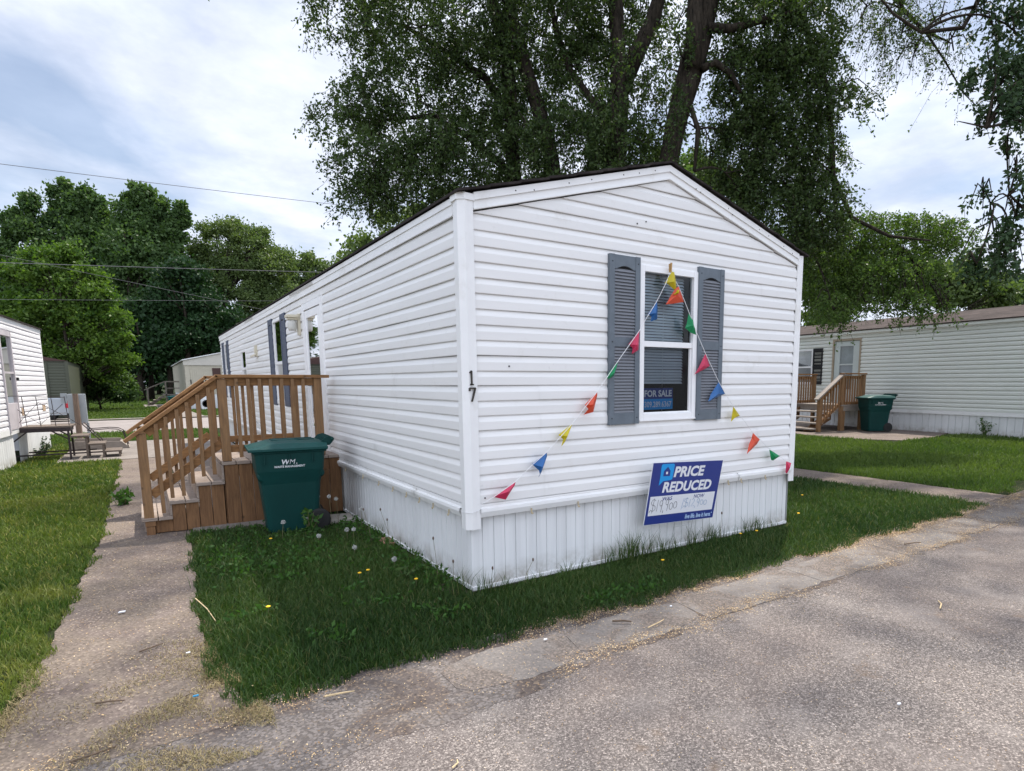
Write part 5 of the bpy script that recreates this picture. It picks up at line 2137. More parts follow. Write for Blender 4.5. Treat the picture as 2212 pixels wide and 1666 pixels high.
# elm C: right leaning stem
bC = GB(1415, 12.2)
strand_tree('elm_tree', 'weeping elm with the thick leaning trunk, right of the roof ridge', 'tree', ELM, bC,
            [([bC] + tk_([(1425, 480), (1440, 370), (1462, 260), (1487, 170), (1508, 90), (1530, 10), (1550, -120)], 12.2), [.32, .20, .19, .21, .25, .25, .20, .12]),
             (tk_([(1495, 150), (1500, 60), (1502, 0), (1500, -100), (1480, -240)], 12.0), [.18, .17, .15, .12, .06]),
             (tk_([(1515, 150), (1545, 135), (1580, 160), (1600, 200)], 12.0), [.08, .07, .055, .03]),
             (tk_([(1530, 60), (1580, 62), (1660, 40), (1740, 20), (1800, -40)], 12.0), [.09, .08, .06, .04, .02]),
             (tk_([(1492, 230), (1508, 280), (1500, 370)], 12.0), [.05, .05, .03]),
             (tk_([(1540, -60), (1640, -100), (1740, 60), (1790, 200), (1800, 380), (1810, 500)], 12.4), [.12, .09, .07, .06, .05, .03]),
             (tk_([(1800, 380), (1840, 470), (1920, 510), (2010, 520)], 12.4), [.05, .04, .03, .015])],
            [lob(1580, -30, 60, 40, 12.2, 70), lob(1650, 60, 80, 90, 12.4, 270), lob(1740, 60, 75, 90, 12.4, 260), lob(1620, 190, 70, 90, 12.6, 230), lob(1700, 200, 95, 100, 12.6, 330),
             lob(1770, 150, 60, 70, 12.2, 130), lob(1820, 218, 70, 20, 12.0, 45), lob(1600, 330, 62, 90, 12.8, 200), lob(1680, 340, 85, 95, 12.8, 300), lob(1755, 330, 60, 90, 12.6, 190),
             lob(1540, 330, 38, 70, 12.6, 70), lob(1460, 60, 60, 60, 13.5, 60), lob(1440, 180, 50, 70, 13.5, 34), lob(1470, 120, 30, 80, 11.6, 26), lob(1455, 250, 24, 80, 11.6, 22), lob(1560, 60, 50, 60, 12.4, 50), lob(1570, 230, 40, 60, 12.4, 44), lob(1420, 290, 40, 40, 12.6, 30), lob(1690, 450, 85, 80, 12.8, 260), lob(1770, 460, 62, 80, 12.5, 200), lob(1600, 430, 50, 60, 12.8, 90), lob(1565, 140, 30, 60, 12.2, 30),
             lob(1680, -130, 150, 90, 12.4, 260), lob(1500, -130, 90, 70, 12.4, 90),
             ((5., 1., 10.4), (1.5, 1.2, .8), 130), ((7.6, .2, 10.), (1.6, 1.0, .8), 130), ((10.3, 1.4, 10.4), (1.4, .9, .7), 90), ((6.6, 3.6, 10.4), (2., 2., 1.), 120)],
            .074, 'elm', 1.0, .50, 25)
# pale green low crown in front of right neighbour
bD = GB(1690, 14.2)
strand_tree('elm_tree', 'lighter green weeping elm whose low crown hangs before the right neighbour\'s roof', 'tree', ELM, bD,
            [([bD] + tk_([(1700, 700), (1705, 600), (1730, 520), (1790, 470), (1840, 450)], 14.0), [.18, .14, .12, .09, .06, .03]),
             (tk_([(1730, 520), (1830, 545), (1920, 530), (2000, 510), (2060, 500)], 13.8), [.06, .05, .04, .03, .015])],
            [lob(1820, 520, 80, 55, 13.4, 250), lob(1900, 520, 80, 55, 13.4, 250), lob(1985, 510, 75, 45, 13.2, 190), lob(2050, 505, 50, 30, 13.0, 80), lob(1790, 610, 60, 55, 13.3, 220),
             lob(1880, 600, 80, 50, 13.0, 250), lob(1960, 590, 70, 45, 12.8, 190), lob(1985, 655, 26, 30, 12.2, 36), lob(1800, 670, 40, 35, 12.4, 55), lob(1870, 655, 50, 16, 12.4, 40), lob(1955, 650, 22, 30, 12.2, 30), lob(2040, 665, 14, 14, 12.2, 8)],
            .062, 'elm_b', 1.0, .42, 26)
# sparse hanging twigs and the maple at the right edge
bE = (10.6, -2.4, hgt(10.6))
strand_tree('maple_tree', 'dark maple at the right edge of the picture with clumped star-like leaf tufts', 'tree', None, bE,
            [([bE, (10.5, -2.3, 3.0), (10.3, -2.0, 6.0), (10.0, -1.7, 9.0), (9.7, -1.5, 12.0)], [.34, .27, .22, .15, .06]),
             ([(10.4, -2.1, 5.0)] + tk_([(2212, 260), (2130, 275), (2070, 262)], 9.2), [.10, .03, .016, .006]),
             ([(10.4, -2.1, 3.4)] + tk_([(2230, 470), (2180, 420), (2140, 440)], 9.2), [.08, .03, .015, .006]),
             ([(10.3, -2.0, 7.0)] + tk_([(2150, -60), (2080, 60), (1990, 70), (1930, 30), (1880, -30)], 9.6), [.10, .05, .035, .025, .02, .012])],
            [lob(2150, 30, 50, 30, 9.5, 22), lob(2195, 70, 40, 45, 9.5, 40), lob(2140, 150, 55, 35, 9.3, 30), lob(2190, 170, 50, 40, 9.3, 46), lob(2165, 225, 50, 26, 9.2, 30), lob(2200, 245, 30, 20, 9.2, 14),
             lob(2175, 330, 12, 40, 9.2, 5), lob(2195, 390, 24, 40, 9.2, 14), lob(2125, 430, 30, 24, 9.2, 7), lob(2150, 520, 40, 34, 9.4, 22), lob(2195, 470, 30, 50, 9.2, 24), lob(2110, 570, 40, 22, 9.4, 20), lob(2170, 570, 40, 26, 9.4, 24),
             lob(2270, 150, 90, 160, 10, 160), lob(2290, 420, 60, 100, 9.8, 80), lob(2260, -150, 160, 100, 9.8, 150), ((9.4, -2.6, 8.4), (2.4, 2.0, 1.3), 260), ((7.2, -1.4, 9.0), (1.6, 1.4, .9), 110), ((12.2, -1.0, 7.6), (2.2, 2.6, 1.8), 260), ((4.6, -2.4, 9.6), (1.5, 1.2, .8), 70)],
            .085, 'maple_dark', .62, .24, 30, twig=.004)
# sparse pendulous twigs high on the right belong to one more elm outside the frame
bF = (13.4, -.6, hgt(13.4))
strand_tree('elm_tree', 'elm whose sparse pendulous twigs hang from the top of the picture at right', 'tree', ELM, bF,
            [([bF, (13.4, -.5, 3.5), (13.2, -.2, 7.5), (12.6, .4, 10.2), (12, 1, 12)], [.30, .25, .2, .14, .06]),
             ([(12.6, .4, 10.2)] + tk_([(1960, -150), (1930, -60), (1950, 20), (2000, 70), (2050, 90)], 12), [.06, .05, .04, .035, .03, .015]),
             (tk_([(2000, 70), (2040, 130), (2080, 200), (2110, 230)], 12), [.025, .018, .012, .006])],
            [lob(1920, 30, 50, 45, 12, 90), lob(1950, 70, 55, 45, 12, 60), lob(2030, 50, 50, 40, 12, 34), lob(1970, 130, 60, 26, 12, 26), lob(2060, 110, 40, 50, 12, 20), lob(2080, 200, 20, 20, 12, 5), lob(1930, -90, 130, 60, 12, 160), lob(1860, 40, 24, 30, 12, 10)],
            .055, 'elm', 1.0, .75, 16)


def clump_tree(name, label, group, base, height, crown, mat, n_cl=160, per=120, lsize=.3, cr=.9, seed=1, trunk_r=.25, ctop=True, up_=0.3):
    """tree of many leaf clumps: crown = list of (cx,cy,cz,rx,ry,rz) relative to base"""
    root = empty(name, base, label, 'tree', group)
    B = Vector(base)
    mb = MB()
    top = B + Vector((random.uniform(-.2, .2), random.uniform(-.2, .2), height * .8))
    P = [B * (1 - t) + top * t + Vector((.12 * math.sin(5 * t + seed), .1 * math.cos(4 * t + seed), 0)) for t in [k / 6 for k in range(7)]]
    mb.tube(P, [trunk_r * (1 - .8 * k / 6) for k in range(7)], 8)
    vols = np.array([c[3] * c[4] * c[5] for c in crown]) ** .75
    vols /= vols.sum()
    pts, cl = [], []
    for c, w in zip(crown, vols):
        n = max(9, int(n_cl * w))
        cc = ell(np.array(B) + np.array(c[:3]), c[3:], n, .35)
        for q in (cc[:: max(1, n // 5)] if c[3] > .9 * cr else []):
            s = P[min(6, max(1, int(6 * min(1, (q[2] - B.z) / (height * .8)) - 1)))]
            mb.tube([s, (s + Vector(q)) / 2 + Vector((0, 0, .15)), q], [trunk_r * .28, trunk_r * .18, trunk_r * .06], 5)
        rad = min(cr, 1.35 * min(c[3], c[5])) * rng.uniform(.45, 1.25, n)
        v = rng.normal(size=(n, per, 3))
        v *= .52
        v[..., 2] *= .75
        v[..., 2] += up_ * rng.uniform(0, 1, (n, per)) ** 3
        pts.append((cc[:, None, :] + v * rad[:, None, None]).reshape(-1, 3))
        cl.append(np.repeat(rng.uniform(0, 1, n), per))
    mb.build('trunk', 'bark', root, smooth=True)
    Pn = np.concatenate(pts)
    V, F, r, c2 = leaves(Pn, lsize, .62, .1, np.concatenate(cl))
    np_mesh('crown', V, F, mat, root, {'rnd': r, 'clump': c2})
    return root


def crown_from_px(base, d, items):
    out = []
    for px, py, rx, ry in items:
        c = at(px, py, d)
        k = d / FPX
        out.append((c.x - base[0], c.y - base[1], c.z - base[2], rx * k, rx * k * .8, ry * k))
    return out


def gbase(px, d):
    v = at(px, 900, d)
    return (v.x, v.y, 0.)


MG = 'tall trees beyond the far street'
b = gbase(60, 60)
clump_tree('maple_tree', 'tall dark maple at the far left, its crown reaching the left picture edge', MG, b, 17, crown_from_px(b, 60, [(20, 590, 50, 70), (70, 550, 40, 60), (50, 660, 90, 80), (100, 620, 60, 80), (12, 500, 12, 34), (40, 490, 10, 30), (75, 470, 12, 50), (60, 450, 6, 30), (0, 690, 80, 70)]), 'maple', 210, 260, .34, 1.0, 1, .35)
b = gbase(180, 62)
clump_tree('maple_tree', 'tall maple with the highest pointed tops among the left trees', MG, b, 20, crown_from_px(b, 62, [(150, 540, 50, 70), (200, 560, 55, 70), (170, 640, 80, 80), (125, 455, 12, 50), (140, 425, 9, 34), (165, 460, 14, 44), (185, 440, 9, 40), (205, 465, 12, 40), (230, 490, 12, 36), (218, 450, 6, 26)]), 'maple', 230, 260, .34, 1.0, 2, .4)
b = gbase(310, 60)
clump_tree('maple_tree', 'tall maple with a spiky top, right of the highest maple', MG, b, 20, crown_from_px(b, 60, [(300, 540, 50, 70), (335, 590, 70, 80), (270, 610, 60, 80), (300, 690, 80, 80), (280, 455, 12, 50), (290, 425, 8, 34), (312, 450, 12, 46), (332, 440, 8, 36), (350, 475, 12, 44), (370, 500, 12, 34), (388, 490, 10, 44), (392, 460, 6, 24), (380, 560, 26, 40), (258, 475, 12, 40)]), 'maple', 260, 260, .34, 1.0, 3, .4)
b = gbase(420, 58)
clump_tree('maple_tree', 'dark dense maple filling the gap above the cream home', MG, b, 12, crown_from_px(b, 58, [(400, 640, 60, 80), (420, 720, 60, 60), (350, 700, 70, 70), (460, 700, 50, 60)]), 'darkleaf', 170, 220, .34, 1.0, 4, .35)
b = gbase(500, 64)
clump_tree('willow_tree', 'rounded olive-green tree with fine feathery foliage behind the white home\'s far end', MG, b, 15, crown_from_px(b, 64, [(490, 540, 70, 60), (550, 560, 60, 60), (440, 600, 60, 70), (520, 640, 80, 80), (600, 600, 40, 50), (500, 500, 40, 25), (560, 515, 18, 20), (610, 560, 14, 22), (570, 680, 60, 60)]), 'willow', 300, 260, .24, .85, 5, .4)
b = gbase(655, 75)
clump_tree('willow_tree', 'small pale tree just showing over the white home\'s eave', MG, b, 12, crown_from_px(b, 75, [(640, 600, 30, 40), (680, 600, 30, 40), (665, 570, 12, 24), (700, 600, 16, 26), (645, 650, 50, 50), (720, 590, 22, 26)]), 'willow', 90, 110, .36, 1.0, 6, .3)
# dark understorey trunks between the maples
TG = 'dark trunks under the maples'
for i, (px, d) in enumerate(((216, 56), (240, 60), (262, 55), (288, 61), (312, 56), (335, 62), (372, 58), (395, 63))):
    b = gbase(px, d)
    items = [(px + random.uniform(-20, 20), 730, 40, 40), (px + 10, 770, 34, 24)]
    clump_tree('woodland_tree', 'slim dark-trunked tree of the shaded row under the tall maples', TG, b, 9, crown_from_px(b, d, items), 'darkleaf', 26, 110, .42, 1.2, i, .28)
# bright nearer maple
b = gbase(165, 36)
clump_tree('maple_tree', 'bright yellow-green young maple standing behind the left neighbour\'s home', None, b, 9, crown_from_px(b, 36, [(120, 590, 50, 45), (50, 610, 40, 40), (180, 615, 40, 40), (110, 680, 80, 55), (190, 690, 50, 45), (40, 690, 50, 50), (225, 745, 44, 26), (150, 770, 60, 26), (85, 552, 20, 12), (150, 550, 16, 14), (262, 778, 30, 10), (248, 690, 30, 12), (205, 640, 36, 20), (20, 580, 20, 12), (262, 730, 24, 8), (225, 800, 30, 10)]), 'maple_b', 320, 170, .19, .5, 7, .16, up_=.12)
# bush below it
b = gbase(215, 38)
clump_tree('bush', 'large dark-green leafy bush at the foot of the bright maple', None, b, 2.6, crown_from_px(b, 38, [(190, 830, 40, 34), (240, 830, 40, 36), (160, 850, 26, 26), (215, 795, 40, 24), (270, 845, 20, 20)]), 'maple', 90, 130, .17, .42, 8, .06)['category'] = 'bush'
# far hedge and bits behind
for i, px in enumerate((-60, 40, 150, 250, 350, 450, 560, 680)):
    b = gbase(px, 95)
    clump_tree('woodland_tree', 'distant tree closing the view far behind the maples', 'distant trees behind the maples', b, 9, crown_from_px(b, 95, [(px, 800, 80, 34), (px + 30, 750, 60, 50)]), 'darkleaf', 60, 160, .8, 2.0, 20 + i, .3)
# background trees at right
RG = 'trees behind the right neighbour'
b = gbase(2030, 36)
clump_tree('maple_tree', 'mid-green tree rising behind the right neighbour\'s roof', RG, b, 9, crown_from_px(b, 36, [(2040, 620, 70, 40), (2120, 630, 70, 40), (2000, 600, 50, 40), (2090, 590, 40, 30)]), 'willow', 130, 110, .24, .6, 30, .2)
b = gbase(2180, 40)
clump_tree('maple_tree', 'lower tree behind the right neighbour at the picture edge', RG, b, 8, crown_from_px(b, 40, [(2170, 630, 50, 34), (2210, 645, 50, 28), (2260, 640, 50, 30)]), 'maple', 80, 110, .26, .6, 31, .2)
b = gbase(1800, 34)
clump_tree('maple_tree', 'sunny green tree glimpsed between the elms and the right neighbour', RG, b, 10, crown_from_px(b, 34, [(1780, 600, 70, 60), (1860, 610, 60, 50), (1700, 560, 70, 60), (1760, 690, 80, 40)]), 'elm_b', 150, 110, .22, .6, 32, .2)
b = gbase(1500, 34)
clump_tree('maple_tree', 'bright tree far behind, glimpsed right of the roof ridge', RG, b, 12, crown_from_px(b, 34, [(1440, 370, 50, 40), (1500, 380, 60, 40), (1570, 430, 60, 50), (1490, 440, 90, 60)]), 'elm_b', 150, 110, .22, .6, 33, .2)
b = gbase(1000, 45)
clump_tree('maple_tree', 'broad tree far behind the white home, seen in gaps below the left elm', RG, b, 12, crown_from_px(b, 45, [(900, 500, 90, 50), (1010, 470, 90, 50), (1120, 450, 90, 50), (800, 560, 80, 40)]), 'willow', 140, 110, .3, .8, 34, .2)


# ------------------------------------------------------------------ grass
def blades(name, pts, h, w, mat, label=None, lean=.5, kind='stuff', parent=None):
    n = len(pts)
    base = pts
    th = rng.uniform(0, 2 * math.pi, n)
    s = np.stack([np.cos(th), np.sin(th), np.zeros(n)], 1)
    ph = rng.uniform(0, 2 * math.pi, n)
    ll = rng.uniform(.1, 1., n) * lean
    ld = np.stack([np.cos(ph) * ll, np.sin(ph) * ll, np.zeros(n)], 1)
    hh = h[:, None]
    ww = w[:, None]
    up3 = np.array([[0, 0, 1.]])
    m = base + up3 * hh * .55 + ld * hh * .35
    t = base + up3 * hh * (1 - .25 * ll[:, None]) + ld * hh
    V = np.stack([base - s * ww, base + s * ww, m + s * ww * .75, m - s * ww * .75, t + s * ww * .12, t - s * ww * .12], 1).reshape(-1, 3)
    i = np.arange(n)[:, None] * 6
    F = np.concatenate([i + np.array([[0, 1, 2, 3]]), i + np.array([[3, 2, 4, 5]])], 0)
    r = np.repeat(rng.uniform(0, 1, n), 6)
    x, y = base[:, 0], base[:, 1]
    c = .5 + .28 * np.sin(x * 1.3 + 1.7 * np.sin(y * .9)) + .22 * np.sin(y * 2.1 + 1.3 * np.sin(x * 2.2)) + rng.normal(size=n) * .12
    c = np.repeat(np.clip(c, 0, 1), 6)
    return np_mesh(name, V, F, mat, parent, {'rnd': r, 'clump': c}, label=label, kind=kind)


def scatter(x0, x1, y0, y1, dens0, mask=None, dref=5.0):
    """density falls with distance, blade width grows"""
    xs, ys = [], []
    cell = .5 if (x1 - x0) < 12 else 1.0
    for cx in np.arange(x0, x1, cell):
        for cy in np.arange(y0, y1, cell):
            d = math.hypot(cx + cell / 2 - CAM[0], cy + cell / 2 - CAM[1])
            n = int(dens0 * cell * cell / max(1, (d / dref)) ** 2)
            xs.append(cx + rng.uniform(0, cell, n))
            ys.append(cy + rng.uniform(0, cell, n))
    x, y = np.concatenate(xs), np.concatenate(ys)
    k = (x < x1) & (y < y1)
    if mask is not None:
        k &= mask(x, y)
    x, y = x[k], y[k]
    d = np.hypot(x - CAM[0], y - CAM[1])
    f = np.maximum(1, d / dref)
    return np.stack([x, y, hgt_np(x)], 1), f


def edge_noise(t, s=1.0):
    return .035 * np.sin(t * 5.1 * s) + .025 * np.sin(t * 11.3 * s + 1) + .02 * np.sin(t * 23.7 * s + 2)


def lawn(name, x0, x1, y0, y1, dens, mat, label, hb=.055, mask=None, wb=.0028, dref=5.):
    P, f = scatter(x0, x1, y0, y1, dens, mask, dref)
    n = len(P)
    hh = hb * rng.uniform(.5, 1.35, n) * (1 + .15 * np.sin(P[:, 0] * 3 + P[:, 1] * 2)) * np.minimum(1.5, f ** .25)
    ww = wb * rng.uniform(.7, 1.3, n) * f
    return blades(name, P, hh, ww, mat, label, .9)


walk_l = lambda y: np.interp(y, [-1.0, -.4, -.18, 1.1, 3.9, 12.5], [-2.95, -2.64, -2.6, -2.54, -2.43, -2.43])
walk_r = lambda y: np.interp(y, [-1.0, -.13, 1.17, 3.6, 12.5], [-1.62, -1.78, -1.74, -1.64, -1.60])
m1 = lambda x, y: (y > -.98) & (x > walk_r(y) + edge_noise(y) - .012 - .08 * np.clip((-y - .1), 0, 1)) & (y > -.90 + edge_noise(x)) & ~((x > -.02) & (y > -.02)) & ~((x > -1.60) & (y > 3.42)) & ~((x > -1.0) & (x < -.42) & (y > 2.85) & (y < 3.5)) & ((x + .12 + .06 * np.sin(y * 7) < 0) | (y < 0) | (rng.uniform(0, 1, len(x)) < .35))
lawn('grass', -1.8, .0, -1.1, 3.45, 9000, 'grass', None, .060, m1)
m2_ = lambda x, y: (y > -.90 + edge_noise(x) - .02) & ((y < -.055) | (x > Wd))
lawn('grass', .0, 6.9, -1.1, .0, 9000, 'grass', None, .058, m2_)
m3 = lambda x, y: (x > Wd + .03) & (x < 6.9 + edge_noise(y)) & (y >= 0)
lawn('grass', 3.9, 7.0, 0, 12, 8500, 'grass', None, .060, m3, .0028)
slabm = lambda x, y: ~((x > 12.4) & (y > 3.2) & (y < 9.6)) & (x < 16.0 + (y - 3.6) * .098 - .03)
m4 = lambda x, y: (x > 7.74 + edge_noise(y)) & (y > -.72 + .3 * np.clip(x - 8, 0, .6) + edge_noise(x) * 1.5) & slabm(x, y)
lawn('grass', 7.6, 16.6, -1.0, 14, 8500, 'grass_far', None, .055, m4, .0028)
m5 = lambda x, y: (x < walk_l(y) + edge_noise(y) + .012) & (x > -3.95 - (15.9 - y) * .063) & (y > -.55 + edge_noise(x) + .25 * np.clip(-x - 2.6, 0, 1)) & ~((x > -3.5) & (y > 12.0))
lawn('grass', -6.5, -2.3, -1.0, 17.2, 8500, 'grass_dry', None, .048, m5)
lawn('grass', -9, -.0, 17.1, 21.3, 8500, 'grass_far', None, .05, None, .003)
m7 = lambda x, y: ~((x > -1.9) & (x < 2.4) & (y > 47) & (y < 52)) & ~((x > .25) & (x < 4.7) & (y > 40)) & ~((x > -12) & (x < -4.6) & (y < 42)) & ~((x > -.5 - (y - 30) * .045) & (x < .55 - (y - 30) * .035) & (y < 52))
lawn('grass', -14, 10, 30.6, 75, 9000, 'grass_far', None, .07, m7, .003)


mb = MB()
pv = None
for y in np.arange(0, 3.6, .06):
    w = .12 + .05 * math.sin(y * 6) + random.uniform(-.02, .02) + (.55 * sstep((y - 2.3) / .5))
    r_ = [mb.pt((-.0, y, .006)), mb.pt((-w * .5, y, .010)), mb.pt((-w, y, .004))]
    if pv:
        mb.f.append([pv[0], r_[0], r_[1], pv[1]])
        mb.f.append([pv[1], r_[1], r_[2], pv[2]])
    pv = r_
mb.build('bare_soil', 'baresoil', kind='structure')
def tufts(name, spots, mat='grass', parent=None):
    P, H, W_ = [], [], []
    for x, y, n, hm in spots:
        n = int(n * 1.7)
        P.append(np.stack([x + rng.normal(size=n) * .045, y + rng.normal(size=n) * .018, np.full(n, hgt(x))], 1))
        H.append(hm * rng.uniform(.45, 1., n))
        W_.append(np.full(n, .0026))
    return blades(name, np.concatenate(P), np.concatenate(H), np.concatenate(W_), mat, None, .55)


tufts('tall_grass', [(.06, -.10, 26, .22), (-.10, .02, 40, .26), (.25, -.06, 18, .15), (.55, -.06, 14, .13), (.8, -.06, 18, .16), (1.0, -.06, 14, .15), (1.3, -.07, 24, .22), (1.42, -.09, 40, .32), (1.56, -.08, 46, .36), (1.70, -.1, 30, .33),
                     (1.95, -.06, 26, .24), (2.1, -.06, 18, .2), (2.35, -.05, 24, .26), (2.6, -.06, 26, .25), (2.75, -.05, 22, .24), (2.95, -.05, 16, .16), (3.2, -.05, 24, .24), (3.35, -.05, 22, .22), (3.6, -.05, 18, .16),
                     (-.12, .35, 26, .2), (-.1, .7, 22, .18), (-.08, 1.0, 24, .2), (-.12, 1.45, 26, .2), (-.1, 2.1, 24, .22), (-1.55, 3.3, 30, .14), (-1.2, 3.3, 30, .12), (-1.62, 2.4, 14, .16), (-1.66, 1.4, 10, .2), (6.75, -.55, 18, .16), (6.8, -.35, 16, .14),
                     (-2.35, 6.0, 14, .12), (4.1, .1, 20, .2), (4.3, -.1, 14, .15)])


def broadleaf(name, pts, size, mat, label, cat, group=None, stems=True, kind=None):
    P = np.array(pts)
    V, F, r, c = leaves(P, size, .5, -.4)
    return np_mesh(name, V, F, mat, None, {'rnd': r, 'clump': c}, label=label, cat=cat, group=group, kind=kind)


# ground weeds along the side skirting and lawns
pts = []
for _ in range(900):
    y = random.uniform(.1, 3.0)
    x = -abs(random.gauss(0, .11)) - .03
    pts.append((x, y, random.uniform(.005, .10)))
for _ in range(500):
    pts.append((random.uniform(-1.6, -.1), random.uniform(2.5, 3.4), random.uniform(.01, .07)))
for _ in range(1100):
    pts.append((random.gauss(-1.0, .4), random.gauss(2.1, .5), random.uniform(.02, .07)))
for k in range(26):
    qx, qy = random.uniform(-1.55, -.15), random.uniform(-.6, 2.4)
    for _ in range(26):
        pts.append((qx + random.gauss(0, .06), qy + random.gauss(0, .05), random.uniform(.03, .065)))
for _ in range(260):
    pts.append((random.uniform(.6, 1.3), random.uniform(-.82, -.6), random.uniform(.02, .06)))
pts = [p for p in pts if -1.66 < p[0] < 1.4 and not (p[0] > -.02 and p[1] > -.04)]
broadleaf('ground_weeds', pts, .040, 'weed', None, None, kind='stuff')
# leafy weed at the bin and by left platform
def leafy_weed(name, base, h, n, lab, size=.06, spread=.12, mat='weed', cat='weed', seedheads=False):
    root = empty(name, base, lab, cat)
    mb = MB()
    P = []
    for k in range(n):
        a = random.uniform(0, 6.28)
        tip = Vector(base) + Vector((math.cos(a) * spread * random.random(), math.sin(a) * spread * random.random(), h * random.uniform(.6, 1)))
        b0 = Vector(base) + Vector((random.uniform(-.02, .02), random.uniform(-.02, .02), 0))
        mb.tube([b0, (b0 + tip) / 2, tip], [.004, .003, .002], 5)
        for j in range(14):
            t = random.uniform(.15, 1)
            q = b0.lerp(tip, t)
            P.append((q.x + random.uniform(-.015, .015), q.y + random.uniform(-.015, .015), q.z))
    mb.build('stem', 'stem', root)
    V, F, r, c = leaves(np.array(P), size, .45, .0)
    np_mesh('foliage', V, F, mat, root, {'rnd': r, 'clump': c})
    return root


leafy_weed('leafy_weed', (-.60, 2.70, 0), .30, 7, 'leafy green weed growing in front of the green bin', .075, .12)
leafy_weed('leafy_weed', (-.28, .62, 0), .16, 6, 'low leafy weed by the side skirting near the corner', .06, .12, 'maple')
leafy_weed('leafy_weed', (-2.25, 5.9, 0.01), .20, 8, 'weed sprouting from the walkway crack beside the steps', .08, .16)
leafy_weed('leafy_weed', (-3.9, 13.9, 0), .30, 12, 'dark weeds under the metal platform', .07, .4, 'darkleaf')
leafy_weed('leafy_weed', (-4.0, 14.8, 0), .42, 12, 'weeds at the foot of the left neighbour\'s far skirting', .06, .25, 'darkleaf')
leafy_weed('leafy_weed', (15.75, 2.6, GR), .55, 14, 'tall weeds against the right neighbour\'s skirting', .06, .3, 'weed')

# dandelions: seed heads and flowers, one thing each
def seedhead(x, y, h, lean, lab, r=.021):
    root = empty('dandelion', (x, y, hgt(x)), lab, 'dandelion', 'dandelion seed heads')
    mb = MB()
    top = (x + lean[0], y + lean[1], h + hgt(x))
    mb.tube([(x, y, hgt(x)), (x + lean[0] * .4, y + lean[1] * .4, h * .55 + hgt(x)), top], [.0022, .002, .0018], 5)
    mb.build('stem', 'stem', root)
    v = rng.normal(size=(150, 3))
    v /= np.linalg.norm(v, axis=1)[:, None]
    c = np.array(top)
    segs = np.stack([np.repeat(c[None], 150, 0), c + v * r], 1)
    V1, F1 = twig_mesh(segs, .0006)
    P = c + v * r * .92
    V2, F2, _, _ = leaves(P, .007, .9, 0)
    V = np.concatenate([V1, V2])
    F = np.concatenate([F1, F2 + len(V1)])
    np_mesh('fluff_ball', V, F, 'fluff', root)


SH = [(-.90, 2.55, .21, (.02, 0), 'white dandelion clock low in front of the bin, leftmost of the heads'),
      (-.55, 2.95, .40, (-.08, -.05), 'tall dandelion clock before the bin\'s right half, leaning left'),
      (-.42, 2.90, .385, (-.04, -.03), 'tall dandelion clock just right of the leaning one by the bin'),
      (-.33, 2.88, .37, (-.02, -.02), 'dandelion clock at the bin\'s right edge'), (-.25, 2.90, .33, (-.02, -.01), 'dandelion clock above the pale paver'),
      (-.12, 2.45, .27, (.0, .0), 'dandelion clock near the side skirting, right of the paver'), (-.35, 2.18, .13, (0, 0), 'left of two low dandelion clocks by the paver'),
      (-.30, 2.15, .13, (.01, 0), 'right of two low dandelion clocks by the paver'), (-.62, 2.2, .10, (0, 0), 'low dandelion clock in the grass before the leafy weed'),
      (-.62, 2.75, .17, (0, 0), 'small dandelion clock on the bin\'s lower side'), (-.28, .95, .10, (0, 0), 'dandelion clock in the lawn midway along the side wall'), (-.45, 1.55, .10, (0, 0), 'lone dandelion clock in the side lawn')]
for x, y, h, l, lab in SH:
    seedhead(x, y, h, l, lab)


def flower(x, y, lab, h=.075):
    z = hgt(x)
    root = empty('dandelion', (x, y, z), lab, 'dandelion', 'yellow dandelion flowers')
    mb = MB()
    mb.tube([(x, y, z), (x, y, z + h)], .002, 5)
    mb.build('stem', 'stem', root)
    mb = MB()
    mb.lathe((x, y, z + h), [(.005, 0), (.015, .004), (.016, .007), (.009, .011)], 10)
    mb.build('blossom', 'dandelion', root)


for x, y, lab in ((-1.02, 2.45, 'yellow dandelion in the grass below the bin'), (-.62, .80, 'left of two yellow dandelions in the side lawn'), (-.54, .84, 'right of two yellow dandelions in the side lawn'),
                  (-1.36, .40, 'yellow dandelion near the walkway edge'), (-.30, .38, 'yellow dandelion by the corner weeds'), (1.64, -.38, 'yellow dandelion in the front strip below the sign'),
                  (2.93, -.16, 'left of two yellow dandelions at the front skirting'), (3.16, -.18, 'right of two yellow dandelions at the front skirting'), (4.25, .08, 'yellow dandelion just past the right corner'), (5.3, .75, 'yellow dandelion in the right lawn near the path')):
    flower(x, y, lab)
# dry seed stalks along the skirting
def stalk(x, y, h, lean, lab):
    root = empty('seed_stalk', (x, y, hgt(x)), lab, 'weed stalk', 'dry stalks along the skirting')
    mb = MB()
    mb.tube([(x, y, 0), (x + lean[0] * .3, y + lean[1] * .3, h * .5), (x + lean[0], y + lean[1], h)], [.0024, .002, .0015], 5)
    mb.build('stem', 'stem', root)
    mb = MB()
    mb.lathe((x + lean[0], y + lean[1], h), [(.003, -.01), (.008, .0), (.007, .012), (.002, .02)], 7)
    mb.build('seed_head', 'stick', root)


